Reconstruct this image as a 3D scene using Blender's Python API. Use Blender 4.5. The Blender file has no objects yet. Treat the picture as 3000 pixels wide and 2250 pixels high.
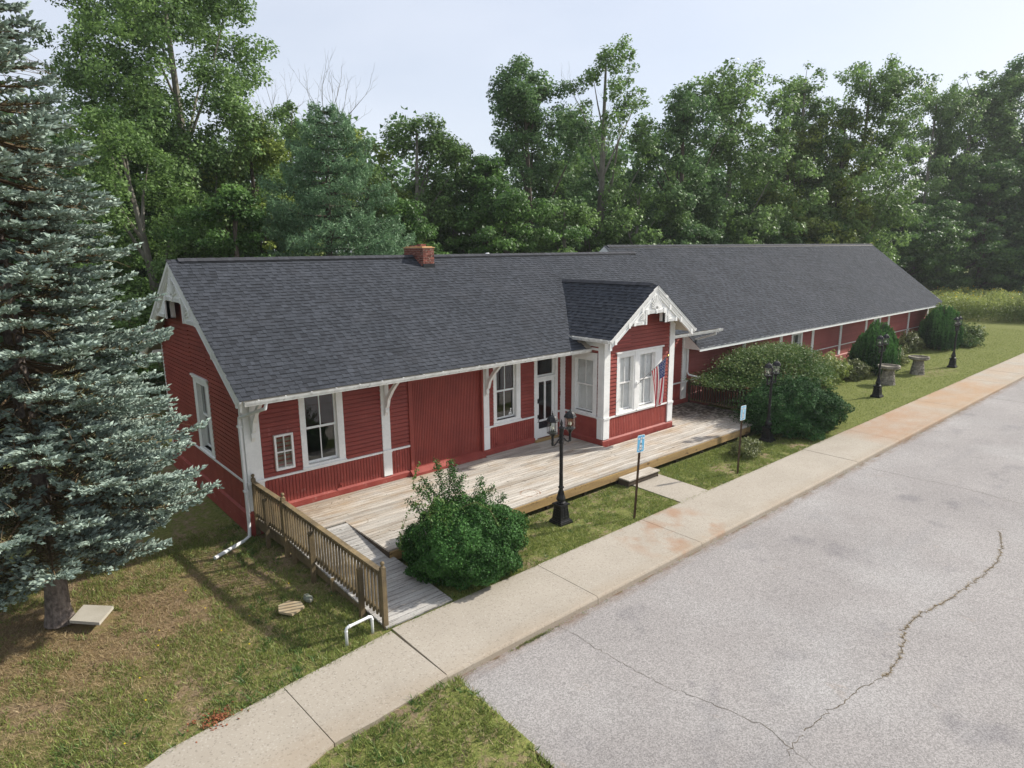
import bpy, math, random
import numpy as np
from mathutils import Matrix, Vector
R=math.radians
sc=bpy.context.scene
COL=sc.collection
# ---------------------------------------------------------------- camera
_y,_p,_r=R(40.641),R(-11.831),R(-.498)
F_=np.array([math.sin(_y)*math.cos(_p),math.cos(_y)*math.cos(_p),math.sin(_p)])
R_=np.array([math.cos(_y),-math.sin(_y),0.]); U_=np.cross(R_,F_)
R2_=R_*math.cos(_r)+U_*math.sin(_r); U2_=-R_*math.sin(_r)+U_*math.cos(_r)
CAMP=np.array([-4.924,-15.821,6.945])
cd=bpy.data.cameras.new('camera'); cam=bpy.data.objects.new('camera',cd); COL.objects.link(cam)
cd.sensor_width=36; cd.lens=1895.87/3000*36; cd.clip_start=.1; cd.clip_end=2000
M_=Matrix([[R2_[i],U2_[i],-F_[i],CAMP[i]] for i in range(3)]+[[0,0,0,1]])
cam.matrix_world=M_; sc.camera=cam
# ---------------------------------------------------------------- light
SD=np.array([1.3,-.46,1.0]); SD=SD/np.linalg.norm(SD)
EL=math.asin(SD[2])
w=bpy.data.worlds.new('World'); sc.world=w; w.use_nodes=True
nt=w.node_tree; nt.nodes.clear()
out=nt.nodes.new('ShaderNodeOutputWorld'); bg=nt.nodes.new('ShaderNodeBackground')
sky=nt.nodes.new('ShaderNodeTexSky'); sky.sky_type='NISHITA'; sky.sun_disc=False
sky.sun_elevation=EL; sky.sun_rotation=math.atan2(SD[0],SD[1]); sky.air_density=1.0; sky.dust_density=1.8; sky.ozone_density=1.0
tc=nt.nodes.new('ShaderNodeTexCoord'); mp=nt.nodes.new('ShaderNodeMapping'); mp.inputs['Scale'].default_value=(1.2,1.2,3.5)
no=nt.nodes.new('ShaderNodeTexNoise'); no.inputs['Scale'].default_value=1.6; no.inputs['Detail'].default_value=5; no.inputs['Roughness'].default_value=.5
rp=nt.nodes.new('ShaderNodeMapRange'); rp.inputs[1].default_value=.35; rp.inputs[2].default_value=.7; rp.inputs[3].default_value=.58; rp.inputs[4].default_value=.78
mx=nt.nodes.new('ShaderNodeMix'); mx.data_type='RGBA'
mx.inputs[7].default_value=(6.5,6.85,7.65,1)      # thin white haze layer high up
nt.links.new(tc.outputs['Generated'],mp.inputs[0]); nt.links.new(mp.outputs[0],no.inputs['Vector']); nt.links.new(no.outputs[0],rp.inputs[0])
nt.links.new(rp.outputs[0],mx.inputs[0]); nt.links.new(sky.outputs[0],mx.inputs[6]); nt.links.new(mx.outputs[2],bg.inputs[0])
bg.inputs[1].default_value=.102
nt.links.new(bg.outputs[0],out.inputs[0])
sl=bpy.data.lights.new('sun','SUN'); sl.energy=4.4; sl.angle=R(1.2); sl.color=(1,.95,.86)
so=bpy.data.objects.new('sun',sl); COL.objects.link(so); so.location=(30,-20,40)
so.rotation_euler=Vector(SD.tolist()).to_track_quat('Z','Y').to_euler()
sc.view_settings.view_transform='Standard'; sc.view_settings.look='None'; sc.view_settings.gamma=1; sc.view_settings.exposure=0.5
sc.view_settings.use_curve_mapping=False
sc.cycles.max_bounces=6; sc.cycles.transparent_max_bounces=12; sc.cycles.use_denoising=True
sc.cycles.sample_clamp_indirect=4
# ---------------------------------------------------------------- materials
def mat(name,col,col2=None,sc1=2.,stretch=(1,1,1),detail=5,lo=.35,hi=.65,tv=.0,tcol=None,rough=.7,spec=.3,bump=0.,bsc=30.,bstretch=None,
        fine=0.,fsc=60.,trans=0.,metal=0.,spots=None,rvar=0):
    m=bpy.data.materials.new(name); m.use_nodes=True; nt=m.node_tree; N=nt.nodes; L=nt.links
    b=N['Principled BSDF']; b.inputs['Roughness'].default_value=rough; b.inputs['Specular IOR Level'].default_value=spec; b.inputs['Metallic'].default_value=metal
    g=N.new('ShaderNodeNewGeometry'); pos=g.outputs['Position']
    def noise(s,st,d=5,r=.55):
        v=N.new('ShaderNodeVectorMath'); v.operation='MULTIPLY'; v.inputs[1].default_value=tuple(s*k for k in st); L.new(pos,v.inputs[0])
        n=N.new('ShaderNodeTexNoise'); n.inputs['Scale'].default_value=1; n.inputs['Detail'].default_value=d; n.inputs['Roughness'].default_value=r
        L.new(v.outputs[0],n.inputs['Vector']); return n.outputs[0]
    def mr(x,a,b_,c,d):
        r=N.new('ShaderNodeMapRange'); r.inputs[1].default_value=a; r.inputs[2].default_value=b_; r.inputs[3].default_value=c; r.inputs[4].default_value=d; L.new(x,r.inputs[0]); return r.outputs[0]
    def mix(f,a,b_,mode='MIX'):
        n=N.new('ShaderNodeMix'); n.data_type='RGBA'; n.blend_type=mode
        if isinstance(f,(int,float)): n.inputs[0].default_value=f
        else: L.new(f,n.inputs[0])
        for i,c in((6,a),(7,b_)):
            if isinstance(c,tuple): n.inputs[i].default_value=c+(1,)
            else: L.new(c,n.inputs[i])
        return n.outputs[2]
    m_={'N':N,'L':L,'noise':noise,'mr':mr,'mix':mix,'pos':pos,'b':b,'m':m}
    c=mix(mr(noise(sc1,stretch,detail),lo,hi,0,1),col,col2 if col2 else tuple(k*.8 for k in col))
    if tv or tcol:
        a=N.new('ShaderNodeAttribute'); a.attribute_name='tint'; t=a.outputs['Fac']
        if tcol: c=mix(mr(t,.0,1,0,1),c,tcol)
        if tv: c=mix(1.0,c,mr(t,0,1,1-tv,1+tv),'MULTIPLY')
    if fine: c=mix(1.0,c,mr(noise(fsc,(1,1,1),3,.7),.25,.75,1-fine,1+fine),'MULTIPLY')
    if spots:
        for (sc_,st_,lo_,hi_,scol,amt) in spots: c=mix(mr(noise(sc_,st_,4),lo_,hi_,0,amt),c,scol)
    m_['c']=c
    L.new(c,b.inputs['Base Color'])
    if bump:
        bp=N.new('ShaderNodeBump'); bp.inputs['Strength'].default_value=bump; bp.inputs['Distance'].default_value=.02
        L.new(noise(bsc,bstretch or (1,1,1),4,.65),bp.inputs['Height']); L.new(bp.outputs[0],b.inputs['Normal'])
    if trans:
        tr=N.new('ShaderNodeBsdfTranslucent'); L.new(c,tr.inputs[0]); ms=N.new('ShaderNodeMixShader'); ms.inputs[0].default_value=trans
        L.new(b.outputs[0],ms.inputs[1]); L.new(tr.outputs[0],ms.inputs[2]); L.new(ms.outputs[0],N['Material Output'].inputs[0])
    m['_']=1; MX[m.name]=m_
    return m
MX={}
red=mat('red_paint',(.265,.050,.036),(.215,.037,.028),sc1=1.3,tv=.10,rough=.55,spec=.35,bump=.25,bsc=25,bstretch=(.3,.3,2),fine=.10,fsc=20,
        spots=[(9,(1,1,.25),.66,.74,(.40,.13,.11),.5)])
redlow=mat('red_paint_worn',(.30,.062,.047),(.24,.043,.034),sc1=2.5,tv=.10,rough=.6,bump=.3,bsc=40,fine=.10,fsc=30,spots=[(7,(1,1,1),.62,.75,(.42,.19,.16),.6)])
red2=mat('faded_red_paint',(.33,.095,.08),(.28,.07,.06),sc1=.8,tv=.12,rough=.65,fine=.08,fsc=12)
redpatch=mat('fresh_red_paint',(.42,.085,.07),(.38,.07,.06),sc1=2,tv=.06,rough=.5)
white=mat('white_paint',(.80,.80,.78),(.72,.72,.70),sc1=3,rough=.5,spec=.4,bump=.15,bsc=30,fine=.05,fsc=15,spots=[(14,(1,1,.4),.68,.76,(.36,.35,.32),.6)])
soffitm=mat('cream_soffit',(.46,.42,.35),(.40,.36,.30),sc1=2,rough=.7)
shing=mat('asphalt_shingle',(.043,.047,.056),(.037,.041,.049),sc1=.5,tv=.50,rough=.93,spec=.15,fine=.30,fsc=60,bump=.4,bsc=120,spots=[(.9,(1,1,1),.5,.75,(.062,.063,.070),.3)])
ridge=mat('ridge_cap_shingle',(.045,.047,.055),(.035,.036,.042),sc1=6,tv=.3,rough=.9,fine=.2)
flash=mat('black_flashing',(.015,.017,.02),rough=.45)
brickm=mat('chimney_brick',(.22,.078,.056),(.14,.045,.036),sc1=9,tv=.45,rough=.85,fine=.2,fsc=50,spots=[(16,(1,1,1),.56,.7,(.50,.42,.34),.8)])
mortar=mat('mortar',(.48,.40,.32),(.38,.32,.26),sc1=10,rough=.9)
capm=mat('mortar_cap',(.62,.42,.24),(.55,.30,.14),sc1=5,rough=.9,fine=.15)
deckm=mat('weathered_deck',(.47,.435,.385),(.33,.28,.22),sc1=1.6,stretch=(.35,3.2,1),lo=.45,hi=.72,tv=.26,rough=.8,spec=.2,bump=.5,bsc=22,bstretch=(.12,3,1),fine=.16,fsc=26,
        spots=[(8,(.12,4.5,1),.54,.66,(.17,.14,.11),.8),(1.3,(.5,1,1),.52,.7,(.40,.27,.15),.50),(15,(.5,2,1),.66,.72,(.05,.045,.04),.7)])
d=MX['weathered_deck']
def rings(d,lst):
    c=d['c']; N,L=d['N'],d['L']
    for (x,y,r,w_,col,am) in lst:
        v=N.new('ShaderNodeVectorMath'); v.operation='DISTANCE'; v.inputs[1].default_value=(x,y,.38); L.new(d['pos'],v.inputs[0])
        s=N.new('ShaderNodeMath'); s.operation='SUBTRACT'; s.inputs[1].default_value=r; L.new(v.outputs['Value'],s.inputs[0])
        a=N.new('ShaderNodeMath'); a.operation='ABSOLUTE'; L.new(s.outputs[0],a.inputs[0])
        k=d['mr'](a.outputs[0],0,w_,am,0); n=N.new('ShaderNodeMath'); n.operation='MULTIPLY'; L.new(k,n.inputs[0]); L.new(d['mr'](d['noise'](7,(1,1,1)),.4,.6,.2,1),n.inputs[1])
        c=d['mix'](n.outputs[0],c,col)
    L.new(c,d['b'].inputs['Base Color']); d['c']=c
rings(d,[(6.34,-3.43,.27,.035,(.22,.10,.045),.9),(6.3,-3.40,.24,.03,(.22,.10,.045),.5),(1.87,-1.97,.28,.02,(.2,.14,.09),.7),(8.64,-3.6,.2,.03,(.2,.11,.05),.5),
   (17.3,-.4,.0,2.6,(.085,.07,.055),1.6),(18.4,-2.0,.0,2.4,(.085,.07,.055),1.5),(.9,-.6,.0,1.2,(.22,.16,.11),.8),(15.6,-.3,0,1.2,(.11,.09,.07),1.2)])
rampm=mat('grey_ramp_wood',(.40,.385,.36),(.27,.25,.225),sc1=2,stretch=(.4,3,1),lo=.4,hi=.7,tv=.22,rough=.85,bump=.5,bsc=22,bstretch=(.12,3,1),fine=.18,fsc=26,
        spots=[(9,(.2,3.0,1),.58,.68,(.10,.09,.08),.8)])
rimm=mat('yellow_lumber',(.36,.24,.10),(.26,.17,.075),sc1=2.5,stretch=(.4,1,3),tv=.15,rough=.75,fine=.15,fsc=20,spots=[(6,(.5,1,1),.62,.68,(.10,.06,.03),.8)])
railm=mat('treated_rail_wood',(.225,.165,.085),(.12,.092,.055),sc1=3,stretch=(1,1,.5),tv=.28,rough=.8,bump=.4,bsc=40,bstretch=(2,2,.2),fine=.2,fsc=25,
        spots=[(5,(1,1,.6),.6,.72,(.07,.055,.035),.7)])
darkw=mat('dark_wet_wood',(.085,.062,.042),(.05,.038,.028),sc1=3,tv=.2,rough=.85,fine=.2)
blackm=mat('black_cast_iron',(.009,.009,.010),(.013,.013,.014),sc1=8,rough=.42,spec=.32,bump=.1,bsc=60)
bronze=mat('bronze_post',(.10,.058,.034),(.06,.036,.022),sc1=6,rough=.5,spec=.4)
darkmetal=mat('dark_metal',(.02,.02,.025),rough=.4)
pvc=mat('white_pipe',(.75,.76,.76),(.68,.69,.69),sc1=5,rough=.35,spec=.5)
trunkm=mat('bark',(.12,.095,.07),(.06,.05,.04),sc1=6,stretch=(1,1,.3),rough=.95,bump=.8,bsc=18,bstretch=(1.5,1.5,.4),fine=.25)
greybark=mat('grey_bark',(.24,.225,.19),(.13,.115,.09),sc1=5,stretch=(1,1,.3),rough=.95,fine=.2)
sprbark=mat('spruce_bark',(.23,.19,.165),(.10,.08,.07),sc1=16,stretch=(1,1,.6),rough=.95,bump=1.,bsc=26,bstretch=(1,1,.6),fine=.3)
twig=mat('brown_twig',(.16,.11,.06),(.10,.07,.04),sc1=5,rough=.95)
conc=mat('tan_concrete',(.37,.33,.275),(.325,.288,.238),sc1=.7,tv=.05,rough=.88,fine=.0,bump=.35,bsc=150)
stone=mat('field_stone',(.30,.27,.22),(.21,.19,.16),sc1=8,tv=.45,tcol=None,rough=.85,fine=.2,fsc=30)
stonemort=mat('stone_mortar',(.27,.235,.18),(.2,.17,.13),sc1=9,rough=.9)
found=mat('foundation_concrete',(.30,.26,.22),(.2,.17,.14),sc1=3,rough=.9,fine=.15)
plyw=mat('weathered_plywood',(.46,.38,.25),(.36,.27,.16),sc1=2,stretch=(1.2,3,1),rough=.8,fine=.12)
slabm=mat('pale_concrete_pad',(.44,.41,.35),(.38,.35,.29),sc1=3,rough=.9,fine=.12,fsc=50)
rockm=mat('lichen_rock',(.24,.23,.19),(.13,.16,.12),sc1=14,rough=.9,fine=.2)
inter=mat('dark_interior',(.06,.055,.05),rough=.9)
blindm=mat('white_blind',(.90,.90,.87),rough=.5)
curt=mat('white_curtain',(.6,.6,.58),rough=.9)
goldm=mat('brass',(.6,.42,.12),rough=.35,metal=.8)
flagr=mat('flag_red',(.42,.025,.045),rough=.75,trans=.2); flagw=mat('flag_white',(.70,.68,.67),rough=.75,trans=.2); flagb=mat('flag_blue',(.055,.075,.20),rough=.75,trans=.2)
signb=mat('sign_blue',(.09,.30,.52),(.12,.38,.56),sc1=12,rough=.45); signf=mat('sign_faded_blue',(.19,.42,.58),(.24,.47,.60),sc1=12,rough=.5)
signw=mat('sign_white',(.68,.72,.72),rough=.5); signg=mat('sign_worn_figure',(.60,.58,.55),(.52,.58,.62),sc1=25,rough=.6)
redbox=mat('alarm_red',(.25,.015,.015),rough=.4)
bulbm=mat('candle_bulb',(.75,.72,.6),rough=.3)
guttr=mat('gutter_paint',(.70,.70,.68),(.55,.55,.53),sc1=6,stretch=(1,1,1),rough=.5,spots=[(9,(1,.6,1),.58,.68,(.30,.29,.27),.6)])
leafdeb=mat('leaf_debris',(.14,.10,.06),(.07,.05,.035),sc1=30,rough=.95)
# aggregate in the concrete, rust stains
d=MX['tan_concrete']; N,L=d['N'],d['L']
vv=N.new('ShaderNodeTexVoronoi'); vv.inputs['Scale'].default_value=42; L.new(d['pos'],vv.inputs['Vector'])
sx=N.new('ShaderNodeSeparateXYZ'); L.new(d['pos'],sx.inputs[0])
cg=d['mix'](d['mr'](vv.outputs['Distance'],.0,.5,.0,1),(.30,.26,.21),(.44,.39,.32)); 
sp=N.new('ShaderNodeSeparateColor'); L.new(vv.outputs['Color'],sp.inputs[0])
c=d['mix'](.20,d['c'],cg); c=d['mix'](d['mr'](sp.outputs[0],.88,.92,0,.35),c,(.13,.11,.09)); c=d['mix'](d['mr'](sp.outputs[1],.90,.94,0,.25),c,(.56,.52,.46))
def band(a,b_,s):  # 1 between a and b along x
    x=sx.outputs[0]; u1=d['mr'](x,a-s,a,0,1); u2=d['mr'](x,b_,b_+s,1,0); m_=N.new('ShaderNodeMath'); m_.operation='MULTIPLY'; L.new(u1,m_.inputs[0]); L.new(u2,m_.inputs[1]); return m_.outputs[0]
def mul(a,b_):
    m_=N.new('ShaderNodeMath'); m_.operation='MULTIPLY'
    for i,q in enumerate((a,b_)):
        if isinstance(q,(int,float)): m_.inputs[i].default_value=q
        else: L.new(q,m_.inputs[i])
    return m_.outputs[0]
st=d['mr'](d['noise'](.55,(1,1.2,1),4),.40,.62,0,1); st2=d['mr'](d['noise'](.9,(.8,1.3,1),6,.65),.30,.68,.15,1)
c=d['mix'](mul(mul(band(20.5,25.5,1.2),st2),.62),c,(.33,.15,.055)); c=d['mix'](mul(mul(band(27.8,34.0,1.2),st2),.60),c,(.36,.18,.06))
c=d['mix'](mul(mul(band(25,60,3),st),.30),c,(.36,.21,.10)); c=d['mix'](mul(mul(band(6.8,9.0,.6),d['mr'](d['noise'](1.3,(1,1,1),4),.48,.65,0,1)),.55),c,(.30,.14,.06))
c=d['mix'](d['mr'](d['noise'](1.1,(1,1,1),5),.56,.75,0,.35),c,(.28,.24,.19))
c=d['mix'](mul(d['mr'](sx.outputs[1],-7.80,-7.45,.45,0),st2),c,(.30,.22,.14))
L.new(c,d['b'].inputs['Base Color'])
# asphalt with pale aggregate
asph=mat('grey_asphalt',(.315,.295,.283),(.27,.252,.243),sc1=.35,rough=.92,spec=.2,bump=.5,bsc=110,
   spots=[(.75,(1,1,1),.60,.72,(.18,.17,.175),.6),(3.1,(1,1,1),.70,.76,(.13,.12,.125),.5),(.5,(.25,2.2,1),.60,.72,(.23,.22,.22),.4),(.22,(1,1,1),.52,.7,(.38,.37,.36),.5),(1.4,(1.5,.8,1),.68,.76,(.28,.235,.20),.6)])
d=MX['grey_asphalt']; N,L=d['N'],d['L']
vv=N.new('ShaderNodeTexVoronoi'); vv.inputs['Scale'].default_value=55; L.new(d['pos'],vv.inputs['Vector'])
sp=N.new('ShaderNodeSeparateColor'); L.new(vv.outputs['Color'],sp.inputs[0])
c=d['mix'](1.0,d['c'],d['mr'](sp.outputs[0],0,1,.70,1.28),'MULTIPLY'); c=d['mix'](d['mr'](d['noise'](38,(1,1,1),3,.8),.3,.42,.45,0),c,(.12,.115,.12))
L.new(c,d['b'].inputs['Base Color'])
sx2=N.new('ShaderNodeSeparateXYZ'); L.new(d['pos'],sx2.inputs[0]); km=N.new('ShaderNodeMath'); km.operation='MULTIPLY'; L.new(d['mr'](sx2.outputs[1],-8.12,-7.87,0,1),km.inputs[0]); L.new(d['mr'](d['noise'](2.2,(1,3,1),5,.7),.40,.62,.1,.9),km.inputs[1])
c=d['mix'](km.outputs[0],c,(.17,.11,.07)); L.new(c,d['b'].inputs['Base Color'])
crackm=mat('crack_dirt',(.07,.06,.045),(.13,.10,.06),sc1=6,rough=.95)
# lawn ground
lawn=mat('lawn_soil',(.27,.20,.135),(.20,.145,.095),sc1=1.4,rough=.97,spec=.1,bump=.9,bsc=35,fine=.38,fsc=28,spots=[(4.5,(1,1,1),.58,.7,(.27,.20,.14),.6)])
d=MX['lawn_soil']; N,L=d['N'],d['L']
at=N.new('ShaderNodeAttribute'); at.attribute_name='green'
g1=d['mix'](d['mr'](d['noise'](14,(1,1,1),4,.75),.35,.65,0,1),(.095,.12,.03),(.20,.205,.065))
g1=d['mix'](1.0,g1,d['mr'](d['noise'](55,(1,1,1),3,.8),.25,.75,.55,1.45),'MULTIPLY')
ad=N.new('ShaderNodeMath'); ad.operation='ADD'; L.new(at.outputs['Fac'],ad.inputs[0]); L.new(d['mr'](d['noise'](5.5,(1,1,1),5,.7),.2,.8,-.55,.55),ad.inputs[1])
c=d['mix'](d['mr'](ad.outputs[0],.30,.60,0,1),d['c'],g1)
at2=N.new('ShaderNodeAttribute'); at2.attribute_name='straw'
c=d['mix'](mul(at2.outputs['Fac'],d['mr'](d['noise'](3,(1,1,1),5,.7),.35,.6,.2,.8)),c,(.24,.165,.085))
c=d['mix'](d['mr'](d['noise'](85,(1,1,1),2,.5),.74,.78,0,.5),c,(.42,.38,.32))
L.new(c,d['b'].inputs['Base Color'])
def leafmat(name,c1,c2,trans=.42,tv=.3,rough=.5,spec=.35,sc1=.5):
    return mat(name,c1,c1,sc1=sc1,tcol=c2,tv=tv,rough=rough,spec=spec,trans=trans)
L_cot=leafmat('cottonwood_leaf',(0.09,0.174,0.043),(0.204,0.312,0.09))
L_cot2=leafmat('cool_cottonwood_leaf',(0.072,0.156,0.05),(0.168,0.27,0.096))
L_map=leafmat('maple_leaf',(0.06,0.144,0.034),(0.144,0.252,0.06),trans=.42)
L_yel=leafmat('yellow_green_leaf',(0.12,0.192,0.03),(0.288,0.348,0.072),trans=.35)
L_pine=leafmat('pine_needle',(.07,.155,.075),(.17,.28,.14),trans=.25)
L_spr=leafmat('blue_spruce_needle',(.18,.24,.19),(.36,.44,.38),trans=.25,tv=.35,rough=.55,spec=.25,sc1=2)
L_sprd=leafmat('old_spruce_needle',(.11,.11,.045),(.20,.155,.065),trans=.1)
L_box=leafmat('holly_leaf',(.020,.066,.014),(.060,.145,.033),trans=.18,rough=.55,spec=.15)
L_vine=leafmat('vine_leaf',(.085,.165,.03),(.12,.21,.05),trans=.35)
L_yew=leafmat('yew_needle',(.018,.055,.018),(.052,.12,.034),trans=.15,spec=.12,rough=.7)
L_burn=leafmat('burning_bush_leaf',(.05,.125,.025),(.20,.23,.085),trans=.3,tv=.2,spec=.15)
L_weep=leafmat('weeping_needle',(.022,.065,.022),(.075,.17,.045),trans=.15,spec=.1)
L_weed=leafmat('weed_leaf',(.14,.21,.04),(.33,.37,.11),trans=.35)
L_brn=leafmat('browning_leaf',(.085,.13,.035),(.20,.20,.075),trans=.3)
L_grass=leafmat('grass_blade',(.11,.165,.032),(.29,.33,.09),trans=.35,tv=.25)
L_dry=leafmat('dry_grass_blade',(.24,.175,.085),(.40,.31,.17),trans=.3)
L_yf=mat('yellow_flower',(.75,.55,.02),rough=.6)
# glass: see-through, mirror-like at grazing angles
def glassm(name,refl=1.0,tint=(.96,.97,.965)):
    m=bpy.data.materials.new(name); m.use_nodes=True; N=m.node_tree.nodes; L=m.node_tree.links; N.remove(N['Principled BSDF'])
    t=N.new('ShaderNodeBsdfTransparent'); t.inputs[0].default_value=tint+(1,); g=N.new('ShaderNodeBsdfGlossy'); g.inputs['Roughness'].default_value=.015; g.inputs[0].default_value=(.9,.93,.95,1)
    f=N.new('ShaderNodeLayerWeight'); f.inputs[0].default_value=.5; p5=N.new('ShaderNodeMath'); p5.operation='POWER'; p5.inputs[1].default_value=4.; L.new(f.outputs['Facing'],p5.inputs[0]); k=N.new('ShaderNodeMath'); k.operation='MULTIPLY_ADD'; k.inputs[1].default_value=.9; k.inputs[2].default_value=.045*refl; L.new(p5.outputs[0],k.inputs[0])
    x=N.new('ShaderNodeMixShader'); L.new(k.outputs[0],x.inputs[0]); L.new(t.outputs[0],x.inputs[1]); L.new(g.outputs[0],x.inputs[2]); L.new(x.outputs[0],N['Material Output'].inputs[0]); return m
glass=glassm('window_glass',1.9); lglass=glassm('lantern_glass',1.3)
# ---------------------------------------------------------------- geometry helpers
OFF={}
def link(o,parent=None,loc=None):
    COL.objects.link(o)
    if parent is not None: o.parent=parent
    return o
def thing(name,label,cat,loc=(0,0,0),group=None):
    o=bpy.data.objects.new(name,None); COL.objects.link(o); o.location=loc; o.empty_display_size=.2
    o['label']=label; o['category']=cat
    if group: o['group']=group
    OFF[o.name]=np.array(loc,float); return o
def off(p): return OFF[p.name] if p is not None else np.zeros(3)
BOXV=np.array([[x,y,z] for x in(-.5,.5) for y in(-.5,.5) for z in(-.5,.5)])
BOXF=[(0,1,3,2),(4,6,7,5),(0,4,5,1),(2,3,7,6),(0,2,6,4),(1,5,7,3)]
I3=np.eye(3)
def Rx(a): c,s=math.cos(a),math.sin(a); return np.array([[1,0,0],[0,c,-s],[0,s,c]])
def Ry(a): c,s=math.cos(a),math.sin(a); return np.array([[c,0,s],[0,1,0],[-s,0,c]])
def Rz(a): c,s=math.cos(a),math.sin(a); return np.array([[c,-s,0],[s,c,0],[0,0,1]])
def norm(v): v=np.asarray(v,float); return v/max(np.linalg.norm(v),1e-9)
def frame_z(d_):
    d_=norm(d_); a=np.array([0,0,1.]) if abs(d_[2])<.95 else np.array([1.,0,0]); u=norm(np.cross(a,d_)); v=np.cross(d_,u); return u,v,d_
class MB:
    def __init__(s): s.v=[];s.f=[];s.m=[];s.t=[];s.n=0;s.cur=0;s.tint=.5
    def add(s,V,Fs):
        V=np.asarray(V,float); s.v.append(V)
        for f in Fs: s.f.append(tuple(int(i)+s.n for i in f)); s.m.append(s.cur); s.t.append(s.tint)
        s.n+=len(V); return s
    def box(s,c,sz,Rm=None):
        V=BOXV*np.array(sz)
        if Rm is not None: V=V@np.asarray(Rm).T
        return s.add(V+np.array(c),BOXF)
    def bb(s,a,b):
        a=np.array(a,float);b=np.array(b,float); return s.box((a+b)/2,np.abs(b-a))
    def prism(s,poly,d_):
        P=np.asarray(poly,float); n=len(P); V=np.vstack([P,P+np.array(d_,float)])
        F=[tuple(range(n))[::-1],tuple(range(n,2*n))]+[(i,(i+1)%n,(i+1)%n+n,i+n) for i in range(n)]
        return s.add(V,F)
    def tube(s,P,r,n=6,cap=True):
        P=[np.array(p,float) for p in P]; r=r if hasattr(r,'__len__') else [r]*len(P); V=[];Fs=[]
        u=None
        for i,p in enumerate(P):
            d_=norm((P[min(i+1,len(P)-1)]-P[max(i-1,0)]))
            if u is None: u,v,_=frame_z(d_)
            else: u=norm(u-d_*np.dot(u,d_)); v=np.cross(d_,u)
            for k in range(n):
                a=2*math.pi*k/n; V.append(p+r[i]*(math.cos(a)*u+math.sin(a)*v))
        for i in range(len(P)-1):
            for k in range(n): Fs.append((i*n+k,i*n+(k+1)%n,(i+1)*n+(k+1)%n,(i+1)*n+k))
        if cap: Fs.append(tuple(range(n))[::-1]); Fs.append(tuple((len(P)-1)*n+k for k in range(n)))
        return s.add(V,Fs)
    def lathe(s,c,prof,n=12,rot=0.,cap=True):
        V=[];Fs=[]
        for (r,z) in prof:
            for k in range(n):
                a=2*math.pi*k/n+rot; V.append((c[0]+r*math.cos(a),c[1]+r*math.sin(a),c[2]+z))
        for i in range(len(prof)-1):
            for k in range(n): Fs.append((i*n+k,i*n+(k+1)%n,(i+1)*n+(k+1)%n,(i+1)*n+k))
        if cap: Fs.append(tuple(range(n))[::-1]); Fs.append(tuple((len(prof)-1)*n+k for k in range(n)))
        return s.add(V,Fs)
    def ball(s,c,r,n=8,m=5,sq=1.):
        return s.lathe(c,[(max(.001,r*math.sin(math.pi*i/m)),-r*sq*math.cos(math.pi*i/m)) for i in range(m+1)],n,cap=False)
    def build(s,name,mats,parent=None,smooth=False,origin=None,label=None,kind=None):
        if not isinstance(mats,(list,tuple)): mats=[mats]
        V=np.vstack(s.v); po=off(parent); o0=po if origin is None else np.array(origin,float)
        me=bpy.data.meshes.new(name); me.from_pydata((V-o0).tolist(),[],s.f)
        for m in mats: me.materials.append(m)
        if len(mats)>1: me.polygons.foreach_set('material_index',s.m)
        a=me.attributes.new('tint','FLOAT','FACE'); a.data.foreach_set('value',s.t)
        if smooth: me.polygons.foreach_set('use_smooth',[True]*len(s.f))
        me.update()
        o=bpy.data.objects.new(name,me); link(o,parent); o.location=(o0-po).tolist(); OFF[o.name]=o0
        if label: o['label']=label
        if kind: o['kind']=kind
        return o
UB={}
def unitbox(m,k):
    key=(m.name,k)
    if key not in UB:
        me=bpy.data.meshes.new('piece'); me.from_pydata(BOXV.tolist(),[],BOXF); me.materials.append(m)
        a=me.attributes.new('tint','FLOAT','FACE'); a.data.foreach_set('value',[(k+.5)/10]*6); UB[key]=me
    return UB[key]
def pieces(name,restname,m,parent,lst,nmax=300):
    """lst of (centre,size,R,tint): nearest 300 each an object, the rest one joined part"""
    def key(t):
        s_=sorted(t[1]); return -(s_[1]*s_[2])/float(np.sum((np.array(t[0])-CAMP)**2))
    lst=sorted(lst,key=key); po=off(parent)
    for c,s_,Rm,t in lst[:nmax]:
        o=bpy.data.objects.new(name,unitbox(m,int(min(9,max(0,t*10))))); link(o,parent)
        mm=Matrix.Identity(4)
        Rm=I3 if Rm is None else np.asarray(Rm)
        for i in range(3):
            for j in range(3): mm[i][j]=Rm[i][j]*s_[j]
            mm[i][3]=c[i]-po[i]
        o.matrix_local=mm
    if len(lst)>nmax:
        b=MB()
        for c,s_,Rm,t in lst[nmax:]: b.tint=t; b.box(c,s_,Rm)
        return b.build(restname,m,parent,kind='stuff')
rng=np.random.default_rng(7); rnd=random.Random(5)
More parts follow.
